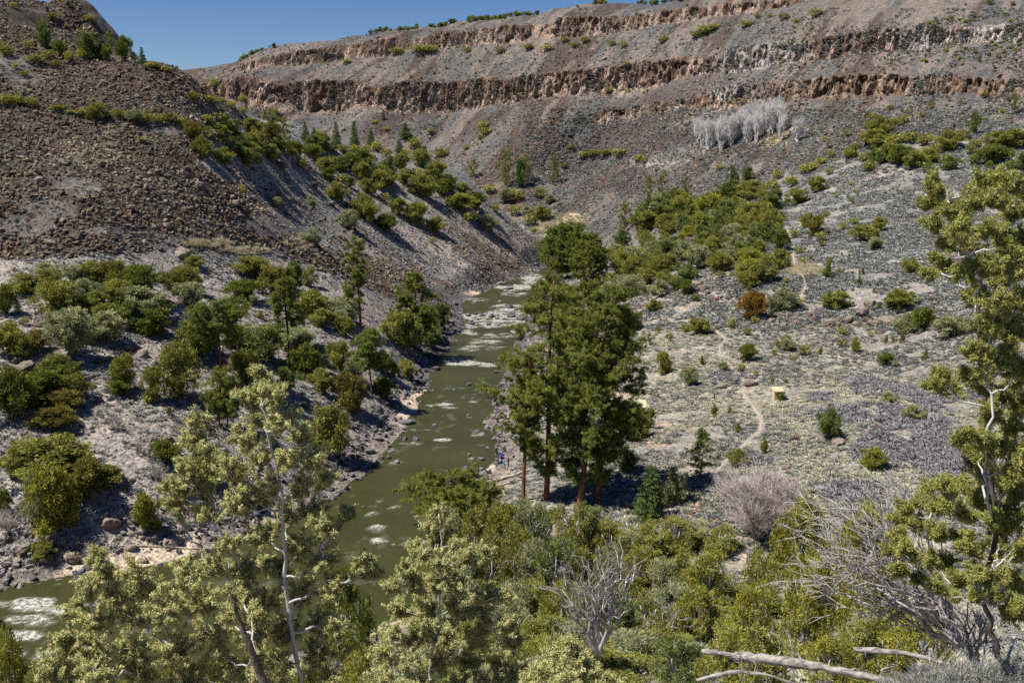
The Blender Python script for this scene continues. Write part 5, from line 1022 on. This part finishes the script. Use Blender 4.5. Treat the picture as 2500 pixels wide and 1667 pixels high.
hero('juniper_tree', L1, [(700,1720,0),(700,1600,0),(668,1450,0),(655,1330,.1),(652,1230,0),(645,1120,0),(620,1010,0),(602,900,0),(598,850,0)], 28, 'pale', 'tall pale sunlit juniper filling the lower left foreground', seed=21, lpc=24, rs=.92, cr=.055, dens=1.9, trr=.075, lw=.034, ll=.085)
hero('juniper_branch_tree', [(560,1470,30),(600,1520,40),(520,1420,26),(540,1370,20),(580,1410,24),(500,1500,36),(640,1560,40),(560,1560,40)], [(660,1700,-2),(620,1600,-2),(580,1500,-2),(545,1420,-2),(530,1360,-2)], 27, 'pale', 'dark leaning stem with pale sprigs in front of the tall pale juniper', seed=27, lpc=22, dens=.7, bark='bark').name = 'juniper_tree.900'
L2 = [(1008,1185,24),(990,1205,28),(1025,1215,28),(1000,1240,32),(950,1258,20),(965,1275,24),(1050,1250,24),(1075,1268,22),(1110,1275,24),(1060,1290,26),(1010,1290,34),(930,1310,28),(950,1335,32),(1000,1345,34),(1050,1340,30),(900,1345,22),(1095,1375,32),(1130,1365,26),(1165,1370,18),(1050,1395,36),(980,1400,38),(920,1400,34),(1110,1410,30),(1160,1440,30),(1100,1460,40),(1020,1460,40),(950,1460,42),(895,1455,30),(880,1500,38),(940,1520,44),(1010,1520,44),(1080,1520,44),(1150,1510,40),(1180,1475,22),(870,1555,40),(960,1580,44),(1050,1580,44),(1130,1570,44),(1190,1550,36)]
hero('juniper_tree', L2, [(975,1690,0),(985,1568,0),(1000,1450,0),(1012,1350,0),(1015,1270,0),(1008,1180,0)], 43, 'pale', 'pale pointed juniper at bottom centre in front of the river', seed=22, lpc=22, rs=.95, dens=1.8, cr=.085, ll=.12, lw=.046, trr=.09)
L3 = [(1300,1480,26),(1275,1505,30),(1325,1510,30),(1350,1535,30),(1240,1540,30),(1290,1545,40),(1215,1570,34),(1340,1575,40),(1390,1565,30),(1270,1590,40)]
hero('juniper_tree', L3, [(1310,1720,0),(1305,1600,0),(1300,1480,0)], 36, 'pale', 'low pale juniper top at the bottom edge right of centre', seed=23, lpc=22, dens=1.5, cr=.10, ll=.12, lw=.04)
L4 = [(2140,412,22),(2148,440,26),(2128,470,26),(2165,470,30),(2140,510,24),(2190,490,34),(2235,470,34),(2200,530,34),(2240,430,28),(2268,412,28),(2300,415,28),(2330,425,30),(2360,440,30),(2290,460,34),(2345,480,34),(2175,560,34),(2220,570,38),(2270,530,34),(2150,600,22),(2130,628,20),(2175,620,28),(2215,630,38),(2260,600,36),(2310,580,40),(2350,560,36),(2350,620,40),(2300,640,40),
 (2245,680,30),(2290,700,36),(2340,700,40),(2275,745,30),(2320,770,36),(2362,760,30),(2265,775,18),(2235,810,26),(2270,830,34),(2320,840,40),(2360,850,34),(2165,862,28),(2145,888,24),(2180,890,24),(2225,862,26),(2260,890,36),(2310,910,44),(2355,930,36),(2280,960,34),(2330,980,40),(2200,1012,18),(2215,1000,14),(2240,1040,22),(2290,1030,36),(2345,1040,40),(2270,1090,34),(2320,1110,42),(2362,1110,34),
 (2200,1105,26),(2170,1120,24),(2130,1120,24),(2235,1140,34),(2110,1150,26),(2160,1165,34),(2210,1180,34),(2270,1160,38),(2330,1180,42),(2075,1165,22),(2060,1190,24),(2100,1200,32),(2150,1225,36),(2200,1240,34),(2060,1230,24),(2080,1260,30),(2040,1265,20),(2120,1285,34),(2170,1290,34),(2230,1250,34),(2290,1240,40),(2350,1260,36),(2060,1310,20),(2110,1330,26),(2150,1345,22),(2200,1330,30),(2250,1320,34),(2310,1320,38),(2360,1340,36),(2280,1370,24),(2340,1400,36),(2240,1370,18),(2190,1370,14)]
L4 += [(2262+rng.uniform(-34, 34), y, 34) for y in range(620, 1340, 64)]+[(2335+rng.uniform(-20, 20), y, 38) for y in range(480, 1420, 66)]
hero('juniper_tree', L4, [(2330,1600,0),(2290,1500,0),(2262,1380,0),(2285,1180,0),(2270,1000,0),(2262,860,.1),(2250,740,0),(2235,640,0),(2215,540,0),(2180,450,0)], 16, 'bright', 'large near juniper with bright yellow-green sprigs rising along the right edge', seed=24, lpc=26, rs=.80, dens=1.75, cr=.038, ll=.056, lw=.017, trr=.05, spreadY=.9, thick=.62, bark='bark')
# white dead juniper, fanning to the left under the near juniper
def dead_fan(name, root, tips, Y0, label, cat, mat='white', r0=.05, seed=0, sub=5, lv2=4, r_=.012):
    global rng
    keep = rng; rng = np.random.default_rng(seed); b = Buf(); R0 = at_y(root[0], root[1], Y0)
    for tx, ty, dy in tips:
        e = at_y(tx, ty, Y0+dy); c = curve(R0+rng.normal(size=3)*.08, e, 9, -.10, .05); V, T = tube(c, np.linspace(r0*rng.uniform(.6, 1), .007, 9), 6); b.add(V, T, rng.random()); L = np.linalg.norm(e-R0)
        for k in range(sub):
            i = rng.integers(3, 8); d = unit((e-R0)/L+rdir(1)[0]*.65); e2 = c[i]+d*L*rng.uniform(.15, .4); c2 = curve(c[i], e2, 5, -.06, .08); V, T = tube(c2, np.linspace(r_*1.3, .005, 5), 4); b.add(V, T, rng.random())
            for m in range(lv2):
                i2 = rng.integers(1, 5); d2 = unit(d+rdir(1)[0]*.7); e3 = c2[i2]+d2*L*rng.uniform(.05, .16); V, T = tube(curve(c2[i2], e3, 3, -.03, .1), [.006, .005, .003], 3); b.add(V, T, rng.random())
    me = b.mesh(name, [M[mat]], True); me.transform(Matrix.Translation(-Vector(R0))); o = link(name, me, label=label, category=cat); o.location = R0; rng = keep; return o
tips = [(1980,1168,0),(2010,1160,.4),(2040,1150,0),(2065,1128,.6),(2095,1118,0),(1905,1190,0),(1890,1222,.3),(1875,1262,0),(1868,1300,.5),(1885,1325,0),(1920,1255,-.3),(1940,1210,.5),(1955,1290,0),(1930,1330,.3),(1970,1370,0),(2010,1200,-.5),(1990,1240,.2),(1900,1290,.5),(1950,1340,-.5),(1845,1345,.2),(1862,1372,0),(1905,1395,.3),(2040,1230,0),(1930,1180,.1),(1990,1400,0),(2020,1180,1)]
dead_fan('dead_juniper', (2200,1480), tips, 19, 'white dead juniper with bare branches fanning out left of the near juniper', 'dead tree', seed=31, r0=.05, sub=6, lv2=4, r_=.009)
tips = [(2150+14*i, 1360+25*((i*7) % 5), .3*(i % 4)) for i in range(14)]
dead_fan('dead_branches', (2240,1540), tips, 17.5, 'tangle of bare grey twigs below the near juniper', 'dead tree', mat='dead', seed=32, r0=.03, sub=7)
dead_fan('bare_sapling', (2225,1180), [(2180,1020,0),(2200,1000,.4),(2150,1080,0),(2230,1060,.2),(2130,1140,0)], 34, 'thin leafless white sapling left of the near juniper trunk', 'bare tree', seed=33, r0=.03, sub=5, lv2=3)
dead_fan('dead_tree', (1375,1500), [(1370,1265,0),(1352,1290,.5),(1390,1310,0),(1430,1290,.5),(1455,1300,0),(1465,1320,.6),(1440,1360,0),(1335,1330,.4),(1310,1300,0),(1290,1330,.4),(1300,1380,0),(1330,1400,.5),(1410,1350,-.4),(1400,1280,.2),(1270,1350,0),(1345,1440,0),(1290,1440,.2)], 70, 'silvery dead tree with bare forked branches inside the thicket', 'dead tree', seed=34, r0=.17, sub=8, lv2=5, r_=.045)
dead_fan('dead_shrub', (1535,1450), [(1500,1410,0),(1560,1400,.5),(1590,1440,.3),(1510,1380,.4),(1545,1390,0),(1575,1420,0),(1480,1430,0)], 86, 'small grey dead shrub in the thicket right of the silvery dead tree', 'dead tree', mat='dead', seed=35, r0=.08, sub=6, r_=.03)
def bare_at(px, py, h, w_, mat, lab, seed, **k):
    p = hit(px*K, py*K); d = math.hypot(p[0], p[1]); o = link('bare_tree', bare_proto(seed, mat, **k), label=lab, category='bare tree'); o.location = p; o.scale = (w_/2287*d, w_/2287*d, h/2287*d); return o
M['pink'] = mat_bark('twig_pinkish', (.38, .31, .28), (.60, .53, .50), 8)
bare_at(1745, 1238, 195, 290, 'pink', 'wide pinkish grey leafless tree on the gully edge', 71, n1=16, spread=.9, stem=.07, levels=3, per=9, fan=.35)
bare_at(1560, 1262, 95, 95, 'dead', 'small bluish grey leafless bush below the dark fir', 72, n1=12, spread=.9, stem=.08, levels=3, per=7)
bare_at(1655, 1130, 60, 60, 'dead', 'low grey bare bush beside the small bright pine', 73, n1=10, spread=.8, stem=.08, per=6)
# fallen log and driftwood
M['logwood'] = mat_bark('weathered_log', (.11, .095, .085), (.40, .365, .33), 16, 1.)
M['logwood'].node_tree.nodes['Mapping'].inputs['Scale'].default_value = (.10, 1, 1)
def log(name, pts, r, label, mat='logwood', cat='fallen log', stubs=5, Y=None, seed=0, lift=.0, twigs=0):
    global rng
    keep = rng; rng = np.random.default_rng(seed); b = Buf()
    P = np.array([at_y(p[0], p[1], p[2]) if Y is not None else (lambda h: h+np.array([0, 0, r*.8+lift]))(hit(p[0]*K, p[1]*K)) for p in pts]); k = len(P)
    s = np.linspace(0, k-1, k*4); i = np.arange(k); Q = np.stack([np.interp(s, i, P[:, j]) for j in range(3)], 1); n = len(Q)
    Q[1:-1] += rng.normal(size=(n-2, 3))*r*.16; V, T = tube(Q, r*np.interp(np.linspace(0, 1, n), [0, .08, 1], [.7, 1, .55])*(1+.12*rng.normal(size=n)), 14); V = V+rng.normal(size=(15, 3))[np.arange(len(V)) % 14]*r*.07+rng.normal(size=V.shape)*r*.04; b.add(V, T)
    for q in range(stubs):
        j = rng.integers(1, n-1); d = unit(rdir(1)[0]+np.array([0, 0, .5])); L = r*rng.uniform(3, 9); c = curve(Q[j], Q[j]+d*L, 5, .05, .1); V, T = tube(c, np.linspace(r*.3, r*.06, 5), 5); b.add(V, T)
        for m in range(twigs): V, T = tube(curve(c[rng.integers(1, 5)], c[3]+rdir(1)[0]*L*.6, 4, 0, .1), np.linspace(r*.1, r*.03, 4), 3); b.add(V, T)
    me = b.mesh(name, [M[mat]], True); me.transform(Matrix.Translation(-Vector(Q[n//2]))); o = link(name, me, label=label, category=cat); o.location = Q[n//2]; rng = keep; return o
M['drift'] = mat_bark('driftwood', (.34, .27, .20), (.56, .47, .36), 5, .2)
log('fallen_log', [(1690,1506,17.6),(1760,1512,17.3),(1830,1522,17),(1930,1540,16.6),(2060,1566,16.2),(2160,1600,16)], .095, 'grey weathered log with broken end lying at the bottom edge', Y=1, seed=41, stubs=7, twigs=3)
log('fallen_log', [(1612,1494,17.9),(1650,1498,17.8),(1695,1506,17.5),(1730,1514,17.4)], .05, 'twisted grey limb jutting left from the broken log end', Y=1, seed=42, stubs=3, twigs=2)
log('fallen_log', [(1600,1562,17.0),(1680,1542,16.9),(1760,1548,16.8),(1860,1580,16.6)], .04, 'pale bare limb lying below the weathered log', Y=1, seed=43, stubs=6, twigs=3)
log('fallen_log', [(1960,1490,17.4),(2080,1500,17),(2200,1530,16.6),(2330,1560,16.2)], .05, 'thin grey trunk behind the weathered log at lower right', Y=1, seed=44, stubs=8, twigs=4)
log('driftwood_log', [(1112,1112),(1150,1103),(1190,1090),(1215,1082)], .34, 'long pale driftwood log stranded on the sandy shore', 'drift', stubs=2, seed=45)
log('driftwood_log', [(1140,1118),(1175,1108),(1210,1098)], .18, 'thinner driftwood pole just below the long log', 'drift', stubs=3, seed=46)
log('driftwood_log', [(270,1254),(330,1255),(400,1258),(480,1262)], .16, 'straight pale driftwood log on the lower left beach', 'drift', stubs=1, seed=47)
for i, (a, b2) in enumerate([((700,905),(740,915)),((640,690),(700,640))]): pass
# silver sagebrush at bottom right
for i, (x, y, s, lb_) in enumerate([(2330,1530,1.1,'silvery sagebrush in the bottom right corner'),(2300,1490,.9,'silvery sagebrush just above the corner one'),(2060,1590,.8,'silvery sagebrush partly below the picture edge by the log'),(2165,1545,1.2,'silvery sagebrush at the bottom right, left of its twin'), (2215,1520,1.0,'silvery sagebrush at the bottom right, between its two neighbours'), (2265,1560,1.1,'silvery sagebrush at the bottom right, right of its twin'), (2120,1500,.8,'small silvery sagebrush above the fallen trunk')]):
    b = Buf(); rng2 = rng; D = unit(rdir(1500)+np.array([0, 0, .7])); D[:, 2] = abs(D[:, 2]); V, T = slivers(rdir(1500)*np.array([.3, .3, .2])+D*.25*rng.random((1500, 1)), D, rng.uniform(.08, .2, 1500), np.full(1500, .012)); b.add(V, T, np.repeat(rng.random(1500), 3))
    o = link('sagebrush_shrub', b.mesh('sagebrush_shrub', [M['silver']] if 'silver' in M else [LM['sage']]), label=lb_, category='sagebrush', group='silvery sagebrush at the bottom right'); p = at_y(x, y, 14.5); p[2] = float(ground(p[0], p[1])); o.location = p; o.scale = (s, s, s)
# ------------------------------------------------------------------ rim woodland (hundreds of far trees read as one fringe)
th_ = np.sort(np.concatenate([rng.uniform(-.27, .20, 420), rng.uniform(-.27, -.20, 40), rng.uniform(-.1, .12, 160)])); rr = np.linspace(700, 1400, 500)
g = np.stack([ground(math.sin(a)*rr, math.cos(a)*rr) for a in th_]); el = (g-CAMZ)/rr[None]; kx = np.argmax(el, 1)
keep_ = fbm(th_*60, th_*0+3, 2, 200.) > .40; th_, kx = th_[keep_], kx[keep_]
r_ = rr[kx]+rng.uniform(-8, 6, len(kx)); P = np.stack([np.sin(th_)*r_, np.cos(th_)*r_], 1)
FT = [fartree(70) for _ in range(5)]
put_brush('rim_woodland', P, rad(len(P), 2.2, 6.5, 1.6), FT, M['dark'], 'fringe of dark pinyons and junipers along the canyon rim', hz=.95)
P, px, py = sample_frame(9000, 460, 2352, 10, 330, None); c = fbm(P[:, 0]*.03, P[:, 1]*.03, 3, 210.); m = (np.hypot(P[:, 0], P[:, 1]) > 560) & (c > .60); P = P[m][:260]
put_brush('cliffside_bushes', P, rad(len(P), 1.6, 3.6, 1.4), FT, M['olive'], 'small olive bushes peppered over the far canyon wall', hz=.8)
# ------------------------------------------------------------------ yellow huts
def simple(name, c, b=None, rough=.8, sc=6):
    m, nt = newmat(name); n = noise(nt, sc, 4); c = np.array(c); finish(nt, ramp(nt, n, [(.3, tuple(c*.85)), (.7, tuple(np.minimum(c*1.1, 1)))]), rough, n, .2, .02); return m
MH = simple('hut_paint', (.56, .50, .26)); MRf = simple('hut_roof', (.50, .46, .27)); MDk = simple('hut_opening_shade', (.03, .028, .025)); MTr = simple('hut_trim', (.40, .33, .14))
def box(x0, x1, y0, y1, z0, z1, dz=0.):
    V = np.array([(x0,y0,z0),(x1,y0,z0),(x1,y1,z0),(x0,y1,z0),(x0,y0,z1),(x1,y0,z1),(x1,y1,z1+dz),(x0,y1,z1+dz)], float)
    T = np.array([(0,2,1),(0,3,2),(4,5,6),(4,6,7),(0,1,5),(0,5,4),(1,2,6),(1,6,5),(2,3,7),(2,7,6),(3,0,4),(3,4,7)]); return V, T
def hut(px, py, W_, D_, H_, rot, label, name, open_side, roof_up):
    p = hit(px*K, py*K); o = bpy.data.objects.new(name, None); COL.objects.link(o); o.location = p; o.rotation_euler = (0, 0, rot); o['label'] = label; o['category'] = 'hut'; o['group'] = 'yellow camp huts on the flat'
    w, d, t = W_/2, D_/2, .1
    def bx(nm, mt, *a, dz=0.): V, T = box(*a, dz=dz); return link(nm, mesh_of(nm, V, T, [mt]), o)
    bx('front_wall', MH, -w, w, -d, -d+t, -.4, H_); bx('back_wall', MH, -w, w, d-t, d, -.4, H_+roof_up)
    bx('side_wall', MH, -w, -w+t, -d+t, d-t, -.4, H_, dz=roof_up)
    if open_side: bx('side_post', MTr, w-t, w, -d+t, -d+.5, -.4, H_); bx('floor_board', MDk, -w+t, w-t, -d+t, d-t, -.3, .12)  # floor coloured near-black, painting in the shade inside the opening
    else: bx('side_wall', MH, w-t, w, -d+t, d-t, -.4, H_, dz=roof_up)
    V, T = box(-w-.22, w+.22, -d-.3, d+.25, H_+.04, H_+.16, dz=roof_up*1.15); V[[2, 3], 2] += roof_up*1.15; rf = link('roof', mesh_of('roof', V, T, [MRf]), o)
    bx('fascia', MTr, -w-.2, w+.2, -d-.34, -d-.303, H_-.06, H_+.15)
    bx('door_frame', MTr, -.42, .42, -d-.03, -d-.003, 0, H_-.25) if not open_side else None
    return o
hut(1785, 918, 1.75, 1.7, 1.9, math.radians(3), 'small pale yellow hut with slanted roof standing in the brush', 'camp_hut', False, .45)
hut(1458, 954, 4.2, 2.6, 2.1, math.radians(-6), 'larger yellow open-sided hut mostly hidden behind the tall pines', 'camp_shelter', True, .7)
# ------------------------------------------------------------------ people on the sandy shore
def person(px, py, pose, label, top, legs, rz, hat=None, skin=(.42, .26, .18), hair=(.05, .035, .025)):
    P0 = hit(px*K, py*K)
    if pose == 'stand':
        J = dict(pel=(0,0,.95), ch=(0,.02,1.28), nk=(0,.02,1.48), hd=(0,-.02,1.62), hk=(.1,0,.93), kn=(.11,-.04,.50), an=(.11,.02,.09), to=(.12,-.16,.04), sh=(.19,.02,1.42), el=(.25,.04,1.14), wr=(.22,-.14,.95))
    elif pose == 'bend':
        J = dict(pel=(0,.12,.90), ch=(0,-.12,1.15), nk=(0,-.26,1.27), hd=(0,-.38,1.34), hk=(.1,.10,.88), kn=(.12,-.03,.48), an=(.12,.05,.09), to=(.13,-.13,.04), sh=(.19,-.22,1.22), el=(.24,-.30,.95), wr=(.16,-.45,.76))
    elif pose == 'sit':
        J = dict(pel=(0,0,.30), ch=(0,-.02,.62), nk=(0,-.04,.84), hd=(0,-.08,.98), hk=(.1,-.03,.29), kn=(.15,-.42,.48), an=(.14,-.55,.10), to=(.15,-.70,.05), sh=(.19,-.03,.78), el=(.26,-.12,.52), wr=(.17,-.36,.50))
    else:
        J = dict(pel=(0,.05,.36), ch=(0,-.08,.68), nk=(0,-.14,.88), hd=(0,-.2,1.02), hk=(.1,.03,.35), kn=(.17,-.33,.50), an=(.15,-.05,.10), to=(.16,-.22,.04), sh=(.19,-.12,.82), el=(.27,-.30,.62), wr=(.15,-.48,.52))
    R_ = dict(pel=.15, ch=.155, nk=.058, hd=.095, hk=.095, kn=.062, an=.045, to=.035, sh=.065, el=.045, wr=.03)
    names = ['pel', 'ch', 'nk', 'hd']; V = [J[n] for n in names]; Rr = [R_[n] for n in names]; Eg = [(0,1),(1,2),(2,3)]
    mid = (np.array(J['pel'])+np.array(J['ch']))/2; tags = ['legs', 'top', 'top', 'skin']
    hdt = np.array(J['hd'])+np.array([0,0,.10]); V.append(tuple(hdt)); Rr.append(.085); Eg.append((3,4)); tags.append('hair')
    for s in (-1, 1):
        prev = 0
        for n in ('hk', 'kn', 'an', 'to'):
            q = J[n]; V.append((q[0]*s, q[1], q[2])); Rr.append(R_[n]); Eg.append((prev, len(V)-1)); prev = len(V)-1; tags.append('legs' if n != 'to' else 'shoe')
        prev = 1
        for n in ('sh', 'el', 'wr'):
            q = J[n]; V.append((q[0]*s, q[1], q[2])); Rr.append(R_[n]); Eg.append((prev, len(V)-1)); prev = len(V)-1; tags.append('top')
        q = np.array(J['wr'])*np.array([s, 1, 1]); e = np.array(J['el'])*np.array([s, 1, 1]); d = unit(q-e); h = q+d*.07; V.append(tuple(h)); Rr.append(.033); Eg.append((prev, len(V)-1)); tags.append('skin')
    me = bpy.data.meshes.new('body'); me.from_pydata([tuple(v) for v in V], Eg, []); o = bpy.data.objects.new('person', me); COL.objects.link(o)
    md = o.modifiers.new('skin', 'SKIN'); md.use_smooth_shade = True
    for v, r in zip(me.skin_vertices[0].data, Rr): v.radius = (r, r)
    for v in me.skin_vertices[0].data: v.use_root = False
    me.skin_vertices[0].data[0].use_root = True
    o.modifiers.new('sub', 'SUBSURF').levels = 2; o.modifiers['sub'].render_levels = 2
    dg = bpy.context.evaluated_depsgraph_get(); ev = o.evaluated_get(dg); m2 = bpy.data.meshes.new_from_object(ev); o.modifiers.clear()
    n = len(m2.vertices); c = np.empty(n*3, np.float32); m2.vertices.foreach_get('co', c); c = c.reshape(-1, 3); m2.calc_loop_triangles(); T = np.empty(len(m2.loop_triangles)*3, np.int32); m2.loop_triangles.foreach_get('vertices', T); T = T.reshape(-1, 3)
    VV = np.array(V); ctr = c[T].mean(1); near = np.argmin(np.linalg.norm(ctr[:, None]-VV[None], axis=2)-np.array(Rr)[None], 1); mi0 = {'top': 0, 'legs': 1, 'skin': 2, 'hair': 3, 'shoe': 3}
    mi = np.array([mi0[t] for t in tags])[near]; up = (ctr[:, 1] > VV[3][1]+.02) & (np.isin(near, [3, 4])); mi[up] = 3
    bV, bT, bM = [c], [T], [mi]; off = len(c)
    def ad(v, t, m): 
        nonlocal off
        bV.append(v); bT.append(t+off); bM.append(np.full(len(t), m)); off += len(v)
    for s in (-1, 1):           # fingers and thumb, nose, eyes
        q = np.array(J['wr'])*np.array([s, 1, 1]); e = np.array(J['el'])*np.array([s, 1, 1]); d = unit(q-e); sd_ = unit(np.cross(d, [0, .2, 1.])); h = q+d*.09
        for k, L in enumerate((.065, .075, .07, .055)):
            a = h+sd_*(k-1.5)*.019; ad(*tube([a, a+d*L*.5, a+d*L*.9+np.array([0, 0, -.02])], [.009, .008, .006], 5), 2)
        a = q+d*.03+sd_*.03*s; ad(*tube([a, a+d*.03+sd_*.03*s, a+d*.06+sd_*.035*s], [.011, .009, .007], 5), 2)
        ex = VV[3]+np.array([.032*s, -.092, .02]); ad(*tube([ex, ex+np.array([0, -.008, 0])], [.010, .006], 6), 3)
    nz = VV[3]+np.array([0, -.09, .0]); ad(*tube([nz+np.array([0, 0, .02]), nz+np.array([0, -.022, -.01])], [.008, .014], 5), 2)
    fm = mesh_of('body', np.vstack(bV), np.vstack(bT), [simple('cloth_top', top), simple('cloth_legs', legs), simple('skin_tone', skin, rough=.6), simple('hair_tone', hair)], np.concatenate(bM), None, True)
    o.data = fm; o.location = P0+np.array([0, 0, .02]); o.rotation_euler = (0, 0, rz); o.scale = (1.08, 1.08, 1.08); o['label'] = label; o['category'] = 'person'; o['group'] = 'people on the sandy shore'
    if hat: V, T = tube([VV[4]+np.array([0, 0, -.02]), VV[4]+np.array([0, 0, .03]), VV[4]+np.array([0, 0, .10])], [.17, .105, .09], 12); h = link('hat', mesh_of('hat', V, T, [simple('hat_cloth', hat)], smooth=True), o)
    return o
person(1153, 1050, 'sit', 'seated person in a royal blue jacket at the waterline', (.02, .06, .62), (.10, .14, .30), math.radians(-70), hat=(.45, .5, .6))
person(1150, 1064, 'crouch', 'crouching person in pale blue and white patterned clothes', (.42, .52, .66), (.30, .40, .55), math.radians(-60))
person(1159, 1078, 'bend', 'bending person in a bright cyan shirt on the sand', (.01, .36, .68), (.25, .22, .2), math.radians(-20))
person(1168, 1072, 'stand', 'standing person dressed in black behind the cyan shirt', (.015, .015, .02), (.02, .02, .025), math.radians(-60))
p = hit(1180*K, 1052*K); b = Buf(); V, T = rock_shape(I2, 3); b.add(V*np.array([.22, .16, .3])+np.array([0, 0, .28]), T); V, T = tube(curve((-.1, -.15, .1), (-.1, -.15, .5), 4), [.03]*4, 5); b.add(V, T)
o = bpy.data.objects.new('backpack', b.mesh('backpack', [simple('pack_cloth', (.02, .02, .022))], True)); COL.objects.link(o); o.location = p; o.scale = (1.2, 1.2, 1.2); o['label'] = 'black backpack standing on the sand behind the people'; o['category'] = 'backpack'
p = hit(1184*K, 1053*K); V, T = rock_shape(I2, 3); o = link('bag', mesh_of('bag', V*np.array([.2, .14, .22])+np.array([0, 0, .18]), T, [simple('bag_cloth', (.75, .74, .72))], smooth=True), label='small white bag beside the black backpack', category='bag'); o.location = p
place_all()
# ------------------------------------------------------------------ light, sky, camera
SUN_EL, SUN_AZ = math.radians(60), math.radians(-103)      # azimuth from +Y towards +X
sd = bpy.data.lights.new('sun', 'SUN'); sd.energy = 4.4; sd.angle = math.radians(.53); sd.color = (1.0, .955, .89)
so = bpy.data.objects.new('sun', sd); COL.objects.link(so)
sv = Vector((math.sin(SUN_AZ)*math.cos(SUN_EL), math.cos(SUN_AZ)*math.cos(SUN_EL), math.sin(SUN_EL)))
so.rotation_euler = sv.to_track_quat('Z', 'Y').to_euler(); so.location = sv*300
w = bpy.data.worlds.new('World'); S.world = w; w.use_nodes = True; nt = w.node_tree; nt.nodes.clear()
sky = N(nt, 'ShaderNodeTexSky', sky_type='NISHITA'); sky.sun_disc = False; sky.sun_elevation = SUN_EL; sky.sun_rotation = SUN_AZ
sky.altitude = 2200; sky.air_density = 1.15; sky.dust_density = .1; sky.ozone_density = 3.5
bg = N(nt, 'ShaderNodeBackground'); bg.inputs[1].default_value = .052; hs = N(nt, 'ShaderNodeHueSaturation'); hs.inputs['Saturation'].default_value = 1.28; hs.inputs['Hue'].default_value = .515; nt.links.new(sky.outputs[0], hs.inputs['Color']); nt.links.new(hs.outputs[0], bg.inputs[0])
ou = N(nt, 'ShaderNodeOutputWorld'); nt.links.new(bg.outputs[0], ou.inputs[0])
cd = bpy.data.cameras.new('camera'); cd.sensor_width = 36; cd.lens = 36*F/2500; cd.clip_start = .5; cd.clip_end = 6000
co = bpy.data.objects.new('camera', cd); COL.objects.link(co); co.location = (0, 0, CAMZ); co.rotation_euler = (math.pi/2-PITCH, 0, 0); S.camera = co
S.view_settings.view_transform = 'Standard'; S.view_settings.look = 'None'; S.view_settings.exposure = 0.72; S.view_settings.gamma = 1
try: S.view_settings.use_curve_mapping = False
except Exception: pass
S.cycles.max_bounces = 5; S.cycles.diffuse_bounces = 3; S.cycles.glossy_bounces = 2; S.cycles.transmission_bounces = 3; S.cycles.transparent_max_bounces = 6
S.cycles.use_denoising = False
